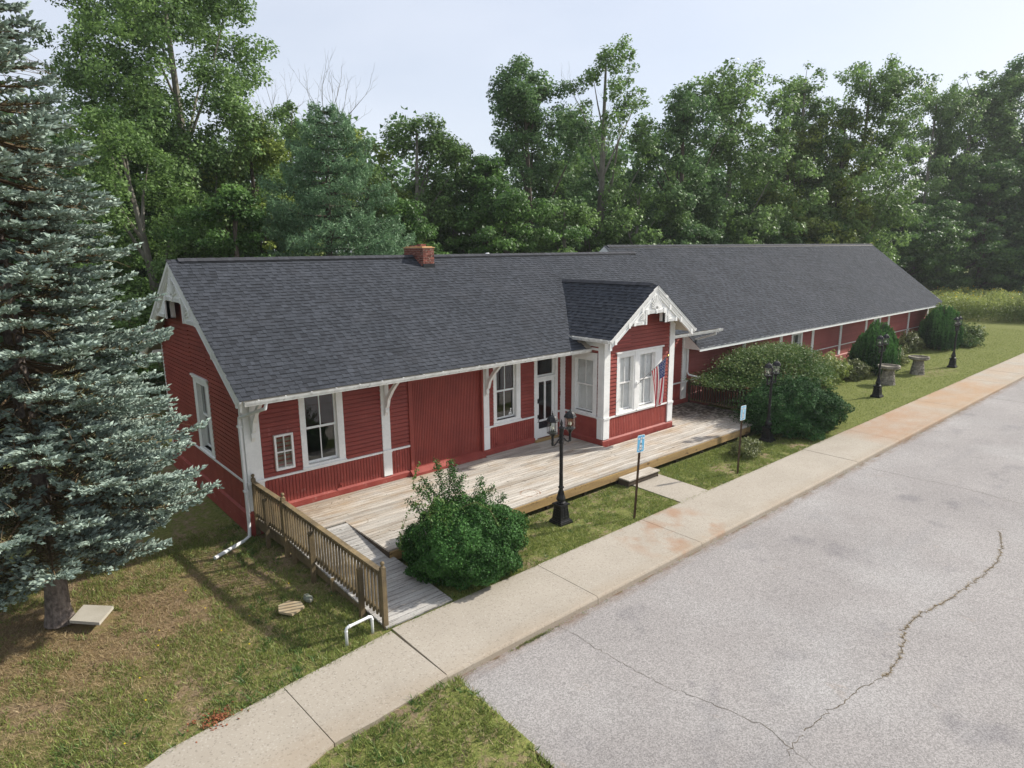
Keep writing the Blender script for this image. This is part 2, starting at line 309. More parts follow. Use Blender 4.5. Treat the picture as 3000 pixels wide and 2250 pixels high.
# value noise on a lattice
_LAT=np.random.default_rng(3).random((256,256))
def vnoise(x,y):
    x=np.asarray(x,float)+1000.3;y=np.asarray(y,float)+1000.7
    xi=np.floor(x).astype(int);yi=np.floor(y).astype(int);fx=x-xi;fy=y-yi;fx=fx*fx*(3-2*fx);fy=fy*fy*(3-2*fy)
    g=lambda a,b:_LAT[a%256,b%256]
    return (g(xi,yi)*(1-fx)+g(xi+1,yi)*fx)*(1-fy)+(g(xi,yi+1)*(1-fx)+g(xi+1,yi+1)*fx)*fy
def fnoise(x,y,o=4):
    s_=0;a=1;t=0
    for i in range(o): s_=s_+a*vnoise(x*2**i+i*17,y*2**i-i*31); t+=a; a*=.55
    return s_/t
def rawmesh(name,V,NF,k,m,parent,tint,kind=None,origin=None,mats=None,mi=None):
    """V (nf*k,3) separate faces of k verts"""
    po=off(parent); o0=po if origin is None else np.array(origin,float)
    me=bpy.data.meshes.new(name); me.vertices.add(NF*k); me.vertices.foreach_set('co',(V-o0).astype(np.float32).ravel())
    me.loops.add(NF*k); me.loops.foreach_set('vertex_index',np.arange(NF*k,dtype=np.int32))
    me.polygons.add(NF); me.polygons.foreach_set('loop_start',np.arange(0,NF*k,k,dtype=np.int32)); 
    me.materials.append(m)
    for q in (mats or []): me.materials.append(q)
    if mi is not None: me.polygons.foreach_set('material_index',np.asarray(mi,dtype=np.int32))
    a=me.attributes.new('tint','FLOAT','FACE'); a.data.foreach_set('value',np.asarray(tint,dtype=np.float32))
    me.update(calc_edges=True)
    o=bpy.data.objects.new(name,me); link(o,parent); o.location=(o0-po).tolist(); OFF[o.name]=o0
    if kind: o['kind']=kind
    return o
def leaftris(P,Nrm,size,rg,asp=.8):
    n=len(P); Nrm=Nrm/np.maximum(np.linalg.norm(Nrm,axis=1,keepdims=True),1e-6)
    r=rg.normal(size=(n,3)); u=np.cross(Nrm,r); u/=np.maximum(np.linalg.norm(u,axis=1,keepdims=True),1e-6); v=np.cross(Nrm,u)
    s=(size*(.7+.6*rg.random(n)))[:,None]
    return np.stack([P-u*s*.5,P+u*s*.28-v*s*.5*asp,P+u*s*.28+v*s*.5*asp],axis=1).reshape(-1,3)
def leafquads(P,Nrm,size,rg,asp=.6):
    """rhombic leaves at P facing Nrm"""
    n=len(P); Nrm=Nrm/np.maximum(np.linalg.norm(Nrm,axis=1,keepdims=True),1e-6)
    r=rg.normal(size=(n,3)); u=np.cross(Nrm,r); u/=np.maximum(np.linalg.norm(u,axis=1,keepdims=True),1e-6); v=np.cross(Nrm,u)
    s=(size*(.7+.6*rg.random(n)))[:,None] if np.ndim(size)==0 else size[:,None]
    V=np.stack([P-u*s*.5,P-v*s*.5*asp+Nrm*s*.08,P+u*s*.5,P+v*s*.5*asp+Nrm*s*.08],axis=1)
    return V.reshape(-1,3)
# ---------------------------------------------------------------- ground, walk, road
def ground_h(x,y):
    x=np.asarray(x,float);y=np.asarray(y,float)
    h=-.03+.03*(fnoise(x*.8,y*.8,3)-.5)
    dip=np.clip((1.2-x)/2,0,1)*np.clip((y+6.2)/2.5,0,1)*np.clip((10-y)/6,0,1); h=h-.13*dip
    h=h-.05*np.clip((-7.9-y)/3,0,1)*(x<.62)
    # under the walk and the parking area
    h=np.where((y<-6.3)&(y>-7.95)&(x>.3),-.2,h)
    ex=.62-.05*(-7.9-y)
    h=np.where((y<-7.85)&(x>ex),-.26,h)
    wb=-6.12+.117*(x-.41); wf=-7.87+.10*(x-.5)
    h=np.where((x<.3)&(x>-3.75)&(y<wb-.15)&(y>wf+.15),-.2,h)
    h=np.where((y>-3.8)&(y<0)&(x>.6)&(x<18.6),-.12,h)
    return h
xs=np.concatenate([[-600,-250,-110,-60,-35,-22],np.arange(-14,24,.22),np.arange(24,74,.8),[80,95,130,250,700]])
ys=np.concatenate([[-600,-250,-110,-60,-35,-22],np.arange(-14,1.2,.22),np.arange(1.2,24,1.2),[30,45,80,160,400,900]])
X,Y=np.meshgrid(xs,ys,indexing='ij'); Z=ground_h(X,Y)
def green_f(x,y):
    g=.65+1.0*(fnoise(x*.9+5,y*.9,4)-.5)
    g=np.where((x<.5)&(y>-6.4),g-.07,g)
    d=np.hypot(x+4.0,y+2.0); g=g-np.clip(1-d/3.6,0,1)*.36
    g=np.where(y<-7.9,g-.02,g)
    g=np.where((x>1.5)&(x<19.2)&(y>-6.2)&(y<-3.7),g+.02,g)
    g=np.where(x>=19.2,np.clip(g+.30,.3,1),g)
    g=g-.5*np.exp(-((x-36)**2/6+(y+4.4)**2/.8))
    g=g-.35*np.exp(-((x-19.5)**2/3+(y+6)**2/.08))
    return np.clip(g,0,1)
nx,ny=len(xs),len(ys)
me=bpy.data.meshes.new('ground'); V=np.stack([X,Y,Z],-1).reshape(-1,3)
idx=np.arange(nx*ny).reshape(nx,ny); Q=np.stack([idx[:-1,:-1],idx[1:,:-1],idx[1:,1:],idx[:-1,1:]],-1).reshape(-1,4)
me.from_pydata(V.tolist(),[],Q.tolist()); me.materials.append(lawn)
a=me.attributes.new('green','FLOAT','POINT'); a.data.foreach_set('value',green_f(V[:,0],V[:,1]).astype(np.float32))
st_=np.clip(1.25-np.hypot(V[:,0]+4.2,V[:,1]+2.2)/4.0,0,1)
a=me.attributes.new('straw','FLOAT','POINT'); a.data.foreach_set('value',st_.astype(np.float32))
me.polygons.foreach_set('use_smooth',[True]*len(Q)); me.update()
ground=bpy.data.objects.new('ground',me); COL.objects.link(ground); ground['kind']='structure'; OFF['ground']=np.zeros(3)
# parking area: one sheet
b=MB(); b.add([(.64,-7.7,-.14),(.64,-7.9,-.14),(.52,-10.3,-.14),(.3,-14,-.14),(-.5,-30,-.14),(-2,-60,-.14),(160,-60,-.14),(160,-7.7,-.14)],[(0,1,2,3,4,5,6,7)])
road=b.build('parking_area',asph); road['kind']='structure'
def crack(pts,wd,seed):
    g=np.random.default_rng(seed); P=[]
    for i in range(len(pts)-1):
        a=np.array(pts[i]);c=np.array(pts[i+1]); n=max(2,int(np.linalg.norm(c-a)/.07))
        for k in range(n): P.append(a+(c-a)*k/n+g.normal(size=2)*.018)
    # slow wander
    P=np.array(P); w_=np.cumsum(g.normal(size=P.shape)*.008,axis=0); w_-=np.linspace(0,1,len(P))[:,None]*w_[-1]; P=P+w_
    V=[];Fs=[]
    for i,p in enumerate(P):
        d_=norm(np.append(P[min(i+1,len(P)-1)]-P[max(i-1,0)],0)); s_=np.array([-d_[1],d_[0]]); ww=wd*(.4+.9*g.random())
        V+= [(p[0]+s_[0]*ww,p[1]+s_[1]*ww,-.136),(p[0]-s_[0]*ww,p[1]-s_[1]*ww,-.136)]
    for i in range(len(P)-1): Fs.append((2*i,2*i+1,2*i+3,2*i+2))
    m=MB(); m.add(V,Fs); m.build('crack',crackm,road); return P
cr1=crack([[14.2,-12.3],[13.32,-12.55],[12.43,-12.68],[11.18,-12.63],[9.78,-12.51],[8.67,-12.3],[7.73,-12.31],[6.88,-12.54],[6.15,-12.58],[5.53,-12.44],[4.62,-12.39],[3.73,-12.28]],.007,1)
crack([[3.01,-7.95],[3.01,-8.71],[3.07,-9.68],[3.1,-10.3],[3.29,-11.01],[3.41,-11.81],[3.24,-12.7]],.004,2)
crack([[31.45,-7.9],[31.5,-9.3],[31.2,-11]],.012,3); crack([[16.9,-7.9],[16.95,-9.2],[17.1,-10.6],[16.8,-12.2],[17,-14]],.006,4)
crack([[3.73,-12.28],[3.2,-12.32],[3.15,-12.36]],.005,5)
# sidewalk slabs
walk=thing('sidewalk','','x'); del walk['category']; del walk['label']; walk['kind']='structure'
jx=[.45,4.18,7.89,13.2,16.85]+[20.5+3.66*i for i in range(28)]
for i in range(len(jx)-1):
    b=MB(); z=.0+rnd.uniform(-.003,.003); x0,x1=jx[i]+.007,jx[i+1]-.007; yb=-6.05+.002*x0+rnd.uniform(-.01,.01)
    b.prism([(x0,yb,z),(x0,-7.80,z),(x0,-7.825,z-.012),(x0,-7.845,z-.045),(x0,-7.85,-.30),(x0,yb,-.30)],(x1-x0,0,0)); b.build('slab',conc,walk,origin=((x0+x1)/2,-6.9,0))
for poly in ([(-1.72,-6.33),(-1.64,-8.01),(-1.0,-8.00),(-.37,-7.95),(.44,-7.86),(.40,-6.10)],[(-1.735,-6.33),(-2.7,-6.47),(-3.5,-6.56),(-3.86,-6.72),(-3.80,-7.1),(-4.0,-7.7),(-3.95,-8.6),(-2.6,-8.35),(-1.655,-8.01)]):
    b=MB(); b.prism([(x,y,0.0) for x,y in poly],(0,0,-.2)); b.build('slab',conc,walk,origin=(poly[0][0],poly[0][1],0))
b=MB(); b.prism([(9.72,-4.0,-.005),(9.66,-6.04,-.005),(11.0,-6.04,-.005),(11.08,-4.0,-.005)],(0,0,-.15)); b.build('slab',conc,walk,origin=(10.3,-5,0))
# ---------------------------------------------------------------- station building
house=thing('station_building','long red clapboard depot building with white trim, dark shingle roof and brick chimney','building',(0,0,0))
Zp=np.array([0,0,1.])
class LF:
    def __init__(s,o,u,n): s.o=np.array(o,float); s.u=np.array(u,float); s.n=np.array(n,float); s.R=np.stack([s.u,s.n,Zp],1)
    def p(s,a,b_,c): return s.o+s.u*a+s.n*b_+Zp*c
    def box(s,mb,a0,a1,b0,b1,c0,c1): mb.box(s.p((a0+a1)/2,(b0+b1)/2,(c0+c1)/2),(abs(a1-a0),abs(b1-b0),abs(c1-c0)),s.R); return mb
FR=LF((0,0,0),(1,0,0),(0,-1,0)); LW=LF((0,0,0),(0,1,0),(-1,0,0)); BF=LF((0,-1.82,0),(1,0,0),(0,-1,0)); BL=LF((11.12,0,0),(0,-1,0),(-1,0,0)); BR=LF((14.9,0,0),(0,-1,0),(1,0,0))
def wallpanel(mb,lf,a0,a1,c0,c1,ops,th=.14):
    cuts=sorted(set([a0,a1]+[q for o in ops for q in o[:2] if a0<q<a1]))
    for i in range(len(cuts)-1):
        m=(cuts[i]+cuts[i+1])/2; z=c0
        for o in sorted([o for o in ops if o[0]<m<o[1]],key=lambda o:o[2]):
            if o[2]>z: lf.box(mb,cuts[i],cuts[i+1],-th,0,z,o[2])
            z=max(z,o[3])
        if z<c1: lf.box(mb,cuts[i],cuts[i+1],-th,0,z,c1)
MS=.616; zmain=lambda y:3.686+MS*(y+1.274)
b=MB(); wallpanel(b,FR,14.9,18.36,-.12,4.3,[]); b.build('front_wall',red,house)
b=MB(); wallpanel(b,FR,0.141,11.12,-.12,4.3,[(1.57,2.45,1.42,3.3),(7.97,8.82,1.45,3.3),(4.80,7.32,.45,3.2),(9.76,10.62,.46,3.24)])
fw=b.build('front_wall',red,house)
b=MB(); wallpanel(b,LW,0,7.2,-.12,4.28,[(2.72,3.58,1.44,3.32)]); b.prism([(0,.05,4.28),(0,7.15,4.28),(0,3.6075,6.42)],(.14,0,0)); lw=b.build('gable_wall',red,house)
b=MB(); b.bb((.141,7.06,-.1),(18.3,7.2,4.3)); b.bb((18.3,0.15,-.1),(18.36,7.2,4.3)); b.prism([(18.3,.1,4.3),(18.3,7.1,4.3),(18.3,3.6,6.4)],(.06,0,0)); b.build('rear_wall',red,house)
b=MB(); b.bb((.141,.01,.25),(18.3,7.06,.3)); b.bb((11.26,-1.68,.25),(14.76,0.01,.3)); b.bb((.141,.5,4.2),(18.3,7.06,4.22)); b.build('floor',inter,house)
b=MB(); b.bb((-.03,-.0,-.35),(.12,7.25,-.04)); b.bb((-.03,-.04,-.35),(.5,.12,-.04)); b.build('foundation',found,house)
# bay walls
b=MB(); wallpanel(b,BF,11.12,14.9,-.1,4.1,[(11.9,12.62,1.42,3.3),(12.97,13.82,1.42,3.3)]); b.prism([(11.3,-1.82,4.1),(14.72,-1.82,4.1),(13.01,-1.82,5.45)],(0,.14,0))
wallpanel(b,BL,0.0,1.68,-.1,4.15,[(.53,1.36,1.42,3.25)]); wallpanel(b,BR,0.0,1.68,-.1,4.15,[(.53,1.36,1.42,3.25)]); bw=b.build('bay_wall',red,house)
# rear block walls
b=MB(); wallpanel(b,FR,18.361,47.95,-.12,3.3,[(27.93,28.77,1.45,2.4),(38.5,39.3,1.45,2.4)]); b.bb((47.81,.15,-.1),(47.95,9.0,3.3)); b.bb((18.5,8.86,-.1),(47.81,9.0,3.3)); b.bb((18.45,7.2,-.1),(18.6,8.86,3.3))
b.prism([(47.81,-.0,3.3),(47.81,9.0,3.3),(47.81,4.5,6.8)],(.14,0,0)); b.build('freight_wall',red2,house)
# ------- siding boards
def siding(lf,a0,a1,z0,z1,ex,out,clip=None,tf=None):
    z=z0; k=0
    while z<z1-.02:
        h=min(ex,z1-z)-.028; A0,A1=a0,a1
        if clip:
            A0,A1=clip(z+h*.5); A0=max(A0,a0);A1=min(A1,a1)
            if A1-A0<.05: z+=ex; continue
        al=.17 if h>.06 else .05
        Rm=lf.R@Rx(0); # tilt so the lower edge stands proud
        T=np.stack([lf.u,norm(lf.n+Zp*al),norm(Zp-lf.n*al)],1)
        out.append((lf.p((A0+A1)/2,.014,z+h/2),(A1-A0,.030,h),T,float(np.clip(.5+rnd.gauss(0,.22),0,.99)))); z+=ex
def vboards(lf,a0,a1,z0,z1,w_,out,bo=.012,gap=.016):
    n=max(1,round((a1-a0)/w_)); ww=(a1-a0)/n
    for i in range(n): out.append((lf.p(a0+ww*(i+.5),bo,(z0+z1)/2),(ww-gap,.018,z1-z0),lf.R,float(np.clip(.5+rnd.gauss(0,.2),0,.99))))
S=[];V_=[]
for a0,a1 in((.40,1.42),(2.63,3.77),(4.03,4.66),(7.64,7.84),(9.0,9.63),(10.73,10.86),(15.0,18.1)): siding(FR,a0,a1,1.335,4.25,.118,S)
siding(FR,1.42,2.63,3.42,4.25,.118,S); siding(FR,7.84,9.0,3.42,4.25,.118,S); siding(FR,9.63,10.73,3.38,4.25,.118,S)
siding(LW,.16,2.42,1.335,6.3,.122,S,clip=lambda z:(0 if z<4.2 else (z-3.686)/MS-1.274+.16,9)); siding(LW,2.42,3.9,3.56,6.4,.122,S,clip=lambda z:((z-3.686)/MS-1.274+.16 if z>4.2 else 0,7.2-((z-3.686)/MS-1.274)-.16 if z>4.2 else 9))
siding(LW,3.9,7.1,1.335,6.3,.122,S,clip=lambda z:(0,7.215-((z-3.686)/MS-1.274)-.16 if z>4.2 else 9))
zb=lambda z:((5.70-z)/.705)
siding(BF,11.38,11.74,1.335,3.5,.13,S); siding(BF,14.24,14.63,1.335,3.5,.13,S); siding(BF,11.38,14.63,3.5,5.5,.13,S,clip=lambda z:(13.01-zb(z)+.05,13.01+zb(z)-.05))
siding(BL,.03,.35,1.335,3.9,.13,S); siding(BL,1.56,1.60,1.335,3.9,.13,S); siding(BL,.35,1.56,3.55,3.9,.13,S); siding(BR,.03,.35,1.335,3.9,.13,S); siding(BR,.35,1.56,3.55,3.9,.13,S)
pieces('siding_board','siding',red,house,S)
# repainted boards on the bay
for (a0,a1,z) in((11.60,12.45,3.76),(11.52,12.45,3.89),(11.44,12.45,3.63)):
    b=MB(); T=np.stack([BF.u,norm(BF.n+Zp*.10),norm(Zp-BF.n*.10)],1); b.box(BF.p((a0+a1)/2,.019,z+.072),(a1-a0,.008,.132),T); b.build('patched_board',redpatch,house,label='freshly painted lighter red board')
S2=[]
cx_=[18.4,23.05,26.6,30.12,33.62,37.2,40.75,44.3,47.95]
for i in range(8):
    a0,a1=cx_[i]+.11,cx_[i+1]-.11
    w_=[o for o in((27.75,28.95),(38.33,39.48)) if a0<o[0]<a1]
    if w_: siding(FR,a0,w_[0][0],1.335,3.2,.115,S2); siding(FR,w_[0][1],a1,1.335,3.2,.115,S2); siding(FR,w_[0][0],w_[0][1],2.62,3.2,.115,S2)
    else: siding(FR,a0,a1,1.335,3.2,.115,S2)
pieces('clapboard','clapboards',red2,house,S2)
for a0,a1 in((.40,3.77),(4.03,4.66),(7.64,9.63),(10.73,10.86),(15.0,18.1)): vboards(FR,a0,a1,.56,1.265,.089,V_)
vboards(BF,11.38,14.63,.56,1.265,.089,V_); vboards(BL,.03,1.6,.56,1.265,.40,V_,gap=.004); vboards(LW,.16,7.1,.52,1.265,.09,V_,gap=.004)
pieces('wainscot_board','wainscot',redlow,house,V_)
V2=[]; vboards(FR,18.5,47.84,.75,1.265,.30,V2,gap=.006); pieces('lower_panel_board','lower_panel',red2,house,V2)
# skirts with a sloped top
def skirt(lf,a0,a1,z0,z1,m,nm='skirt_board',dp=.07):
    b=MB(); b.prism([lf.p(a0,0,z1),lf.p(a0,.02,z1),lf.p(a0,dp,z1-.05),lf.p(a0,dp,z0),lf.p(a0,0,z0)],lf.u*(a1-a0)); return b.build(nm,m,house)
for a0,a1 in((.0,4.66),(7.40,9.63),(10.73,11.05),(14.98,18.45)): skirt(FR,a0,a1,-.1,.57,redlow)
skirt(BF,11.05,14.97,-.05,.57,redlow); skirt(BL,.0,1.84,-.05,.572,redlow,dp=.068); skirt(BR,.0,1.84,-.05,.572,redlow,dp=.068)
skirt(LW,-.07,7.25,-.06,.52,redlow,dp=.075); skirt(FR,18.45,47.9,-.1,.76,red2)
b=MB(); LW.box(b,-.07,7.25,.076,.082,.21,.225); b.build('skirt_joint',redlow,house)
# belts
def belt(lf,a0,a1,nm='belt_rail',z0=1.265,z1=1.335,dp=.055):
    b=MB(); b.prism([lf.p(a0,0,z1),lf.p(a0,dp,z1-.012),lf.p(a0,dp,z0+.01),lf.p(a0,dp-.02,z0),lf.p(a0,0,z0)],lf.u*(a1-a0)); return b.build(nm,white,house)
for a0,a1 in((.385,3.765),(4.03,4.66),(7.655,9.62),(10.735,10.875),(15.03,18.1)): belt(FR,a0,a1)
belt(BF,11.36,14.64); belt(BL,.02,1.58); belt(BR,.02,1.58); belt(LW,.12,7.1)
for i in range(8): belt(FR,cx_[i]+.11,cx_[i+1]-.11,z0=1.27,z1=1.335,dp=.03)
# posts and corner boards
def post(lf,a0,a1,z0,z1,dp=.05,nm='pilaster',cap=True,wide=True):
    b=MB(); lf.box(b,a0,a1,.0,dp,1.34,z1); lf.box(b,a0-.004,a1+.004,.0,dp+.012,z0,1.26)
    if cap: lf.box(b,a0-.02,a1+.02,0,dp+.035,1.262,1.338)
    return b.build(nm,white,house)
post(FR,.0,.385,.575,4.2); post(FR,3.77,4.03,.575,4.2); post(FR,7.385,7.645,.575,4.2); post(FR,10.87,11.1,.575,4.2); post(FR,18.12,18.45,.575,4.2,dp=.06)
post(LW,.0,.12,.53,4.2,dp=.03); post(LW,7.08,7.2,.53,4.2,dp=.03)
post(BF,11.08,11.37,.575,4.35); post(BF,14.64,14.93,.575,4.35); post(BL,1.60,1.815,.578,4.3); post(BR,1.60,1.815,.578,4.3)
for x in cx_[1:]: 
    b=MB(); FR.box(b,x-.13,x+.13,.0,.055,.765,3.2); b.build('pilaster',white,house)
b=MB(); BL.box(b,.0,1.6,0,.03,3.55,3.8); BL.box(b,.0,1.6,0,.05,3.78,3.86); b.build('frieze_board',white,house)
b=MB(); BR.box(b,.0,1.6,0,.03,3.55,3.8); b.build('frieze_board',white,house)
# ------- windows
def pane_quad(lf,a0,a1,b_,z0,z1,par,m=None,nm='pane'):
    q=MB(); q.add([lf.p(a0,b_,z0),lf.p(a1,b_,z0),lf.p(a1,b_,z1),lf.p(a0,b_,z1)],[(0,1,2,3)]); return q.build(nm,m or glass,par)
def window(lf,A0,A1,C0,C1,g0,g1,c0,c1,nm='window',blind=False,curtain=False,cols=2,rows=2,cornice=False,par=None,label=None):
    """outer casing A0..A1 x C0..C1, glass opening g0..g1 x c0..c1"""
    b=MB(); lf.box(b,A0,g0,0,.035,C0,C1); lf.box(b,g1,A1,0,.035,C0,C1); lf.box(b,g0,g1,0,.033,c1,C1); lf.box(b,g0,g1,-.10,.031,C0,c0)
    for q in(g0,g1): lf.box(b,q-.004,q+.004,-.139,.0,c0,c1)
    lf.box(b,g0,g1,-.138,.0,c1-.004,c1+.004)
    if cornice: lf.box(b,A0-.05,A1+.05,.0,.09,C1,C1+.05); lf.box(b,A0-.02,A1+.02,.0,.06,C1-.06,C1)
    w_=b.build(nm,white,par or house,origin=lf.p((A0+A1)/2,0,C0),label=label)
    b=MB(); b.prism([lf.p(A0-.02,-.12,c0+.01),lf.p(A0-.02,.07,C0+.02),lf.p(A0-.02,.07,C0-.02),lf.p(A0-.02,-.12,C0-.02)],lf.u*(A1-A0+.04)); b.build('sill',white,w_)
    zm=(c0+c1)/2+.02; s=.045
    for (z0,z1,bo) in((c0+.01,zm+.02,-.095),(zm-.02,c1,-.06)) if rows==2 else ((c0+.01,c1,-.08),):
        b=MB(); 
        for q in((g0+.005,g0+s),(g1-s,g1-.005)): lf.box(b,q[0],q[1],bo-.03,bo,z0,z1)
        lf.box(b,g0+s,g1-s,bo-.03,bo,z0,z0+s+.01); lf.box(b,g0+s,g1-s,bo-.03,bo,z1-s,z1)
        for k in range(1,cols): a=g0+(g1-g0)*k/cols; lf.box(b,a-.012,a+.012,bo-.027,bo-.003,z0+s,z1-s)
        if rows!=2:
            zz=(z0+z1)/2; lf.box(b,g0+s,g1-s,bo-.026,bo-.004,zz-.012,zz+.012)
        sh=b.build('sash',white,w_)
        for k in range(cols):
            a0=g0+(g1-g0)*k/cols; a1=g0+(g1-g0)*(k+1)/cols
            pane_quad(lf,max(a0,g0+s),min(a1,g1-s),bo-.016,z0+s,z1-s,w_)
    if blind:
        m=MB(); z=c0+.05
        while z<c1: 
            T=lf.R@Rx(-1.0); m.box(lf.p((g0+g1)/2,-.136,z),(g1-g0-.03,.05,.003),T); z+=.046
        m.build('blind',blindm,w_)
    if curtain:
        m=MB(); 
        for k in range(12): a=g0+.02+(g1-g0-.04)*k/12; m.box(lf.p(a+.03,-.16-.012*(k%2),(c0+zm)/2),((g1-g0)/12+.01,.006,zm-c0),lf.R)
        m.build('curtain',curt,w_)
    return w_
w1=window(FR,1.42,2.63,1.335,3.42,1.57,2.45,1.42,3.3,label='dark two over two sash window left of the freight door')
w2=window(FR,7.84,9.0,1.335,3.42,7.97,8.82,1.45,3.3,label='two over two sash window with a small sticker in its corner')
m=MB()
for (a,c,s_) in((8.68,1.72,.05),(8.67,1.66,.045),(8.62,1.60,.04),(8.68,1.59,.055),(8.61,1.55,.05),(8.69,1.54,.04)): FR.box(m,a-s_*.5,a+s_*.5,-.104,-.1,c-s_*.5,c+s_*.5)
m.build('sticker',blindm,w2)
window(LW,2.45,3.86,1.335,3.5,2.72,3.58,1.44,3.32,curtain=True,cornice=True,label='tall sash window in the shaded gable end')
window(BF,11.74,12.79,1.335,3.44,11.9,12.62,1.42,3.3,nm='window',blind=True,label='left half of the blinded double window in the bay'); window(BF,12.795,14.22,1.335,3.441,12.97,13.82,1.42,3.3,blind=True,label='right half of the blinded double window in the bay')
b=MB(); BF.box(b,11.68,14.28,.0,.08,3.445,3.50); b.build('window_cap',white,house)
b=MB(); BF.box(b,12.68,12.90,.036,.05,1.36,3.44); b.build('mullion_board',white,house)
window(BL,.37,1.54,1.335,3.5,.53,1.36,1.42,3.25,blind=True,label='blinded window in the shaded side of the bay'); window(BR,.37,1.54,1.335,3.5,.53,1.36,1.42,3.25,blind=True)
window(FR,27.75,28.95,1.335,2.62,27.93,28.77,1.45,2.4,cols=2,rows=1); window(FR,38.33,39.48,1.335,2.62,38.5,39.3,1.45,2.4,cols=2,rows=1)
# ------- entrance door with transom
b=MB(); FR.box(b,9.62,9.76,0,.04,.46,3.38); FR.box(b,10.62,10.735,0,.04,.46,3.38); FR.box(b,9.76,10.62,0,.038,3.24,3.38); FR.box(b,9.76,10.62,-.1,.02,2.56,2.64)
FR.box(b,9.756,9.764,-.139,0,.46,3.24); FR.box(b,10.616,10.624,-.139,0,.46,3.24); FR.box(b,9.77,10.61,-.08,-.04,2.645,2.70); FR.box(b,9.77,9.82,-.08,-.04,2.70,3.235); FR.box(b,10.55,10.61,-.08,-.04,2.70,3.235)
door=b.build('entrance_door',white,house,origin=(10.2,0,.46),label='white door with two tall glass lights and a scrollwork panel under a transom')
pane_quad(FR,9.82,10.55,-.062,2.70,3.235,door)
b=MB()
for q in((9.775,9.87),(10.14,10.20),(10.50,10.605)): FR.box(b,q[0],q[1],-.05,-.01,1.12,2.46)
FR.box(b,9.775,10.605,-.05,-.01,2.46,2.55); FR.box(b,9.775,10.605,-.05,-.01,1.06,1.12); FR.box(b,9.775,9.87,-.05,-.01,.80,1.06); FR.box(b,10.50,10.605,-.05,-.01,.80,1.06); FR.box(b,9.775,10.605,-.05,-.01,.48,.80)
b.build('door_leaf',white,door)
for q in((9.87,10.14),(10.20,10.50)): pane_quad(FR,q[0],q[1],-.032,1.12,2.46,door)
b=MB(); FR.box(b,9.87,10.50,-.046,-.040,.80,1.06); b.build('dark_screen',darkmetal,door)
b=MB()
def scroll(cx,cz,r,turns,sgn,st=0.):
    P=[]
    for i in range(22):
        t=i/21; a=st+sgn*turns*2*math.pi*t; rr=r*(1-.8*t); P.append(FR.p(cx+rr*math.cos(a),-.028,cz+rr*math.sin(a)))
    b.tube(P,.005,4)
for cx in(9.97,10.12,10.27,10.41): scroll(cx,.93,.085,1.4,1 if cx<10.2 else -1,math.pi/2)
for cx,cz in((9.94,2.36),(10.07,2.36),(10.28,2.36),(10.42,2.36),(9.94,1.25),(10.07,1.25),(10.28,1.25),(10.42,1.25)): scroll(cx,cz,.06,1.2,1)
b.build('scrollwork',darkmetal,door)
b=MB(); FR.box(b,9.785,9.85,-.01,.03,1.73,1.88); b.build('lock_keypad',darkmetal,door); b=MB(); FR.box(b,9.785,9.835,-.01,.03,1.20,1.32); b.tube([FR.p(9.81,.0,1.22),FR.p(9.81,.06,1.24),FR.p(9.81,.06,1.08),FR.p(9.81,.0,1.06)],.012,6); b.build('handle',darkmetal,door)
b=MB(); 
for z in(1.25,1.95,2.4): FR.box(b,10.60,10.635,-.01,.05,z-.05,z+.05)
b.build('hinge',white,door)
b=MB(); FR.box(b,9.6,10.76,-.1,.14,.38,.455); b.build('threshold',rimm,door)
b=MB(); FR.box(b,10.76,10.84,.0,.07,1.88,2.02); FR.box(b,10.78,10.82,.07,.09,1.91,1.96); b.build('alarm_box',redbox,house)
# ------- freight door
b=MB(); FR.box(b,4.66,4.80,0,.07,.38,3.5); FR.box(b,7.32,7.385,0,.09,.38,3.5); FR.box(b,4.80,7.32,0,.05,3.2,3.5); fd=b.build('freight_door',red,house,origin=(6,0,.38),label='wide recessed freight door of narrow upright boards')
D=[]; vboards(FR,4.80,7.32,.56,3.2,.058,D,bo=-.026,gap=.013); 
b=MB(); FR.box(b,4.78,7.34,-.10,-.039,.44,3.22); b.build('backing',red,fd)
pieces('door_board','door_boards',red,fd,D)
b=MB(); b.prism([FR.p(4.62,-.03,.60),FR.p(4.62,.03,.58),FR.p(4.62,.20,.46),FR.p(4.62,.20,.381),FR.p(4.62,-.03,.381)],(2.75,0,0)); b.build('sill',redlow,fd)
# small notice case with a white frame
nb=MB(); FR.box(nb,.70,.75,.02,.10,1.47,2.40); FR.box(nb,1.14,1.19,.02,.10,1.47,2.40); FR.box(nb,.75,1.14,.02,.10,2.35,2.40); FR.box(nb,.75,1.14,.02,.10,1.47,1.53); FR.box(nb,.935,.955,.03,.097,1.53,2.35); FR.box(nb,.75,1.14,.03,.095,1.93,1.955)
cglass=glassm('case_glass',4.5)
ncase=nb.build('notice_case',white,None,origin=(.95,-.06,1.47)); ncase['label']='small white framed glass notice case on the red wall by the corner'; ncase['category']='notice case'
b=MB(); FR.box(b,.72,1.17,.018,.03,1.49,2.38); b.build('back_board',stonemort,ncase)
for (a0,a1) in((.75,.935),(.955,1.14)):
    for(c0,c1) in((1.53,1.93),(1.955,2.35)): pane_quad(FR,a0,a1,.062,c0,c1,ncase,cglass)
# hose taps on the wainscot
for x in(2.43,7.95):
    b=MB(); FR.box(b,x-.03,x+.03,.02,.045,.63,.71); b.tube([FR.p(x,.04,.66),FR.p(x,.10,.66),FR.p(x,.10,.62)],.014,6); FR.box(b,x-.05,x+.05,.085,.10,.69,.70); b.build('wall_tap',redlow,house)
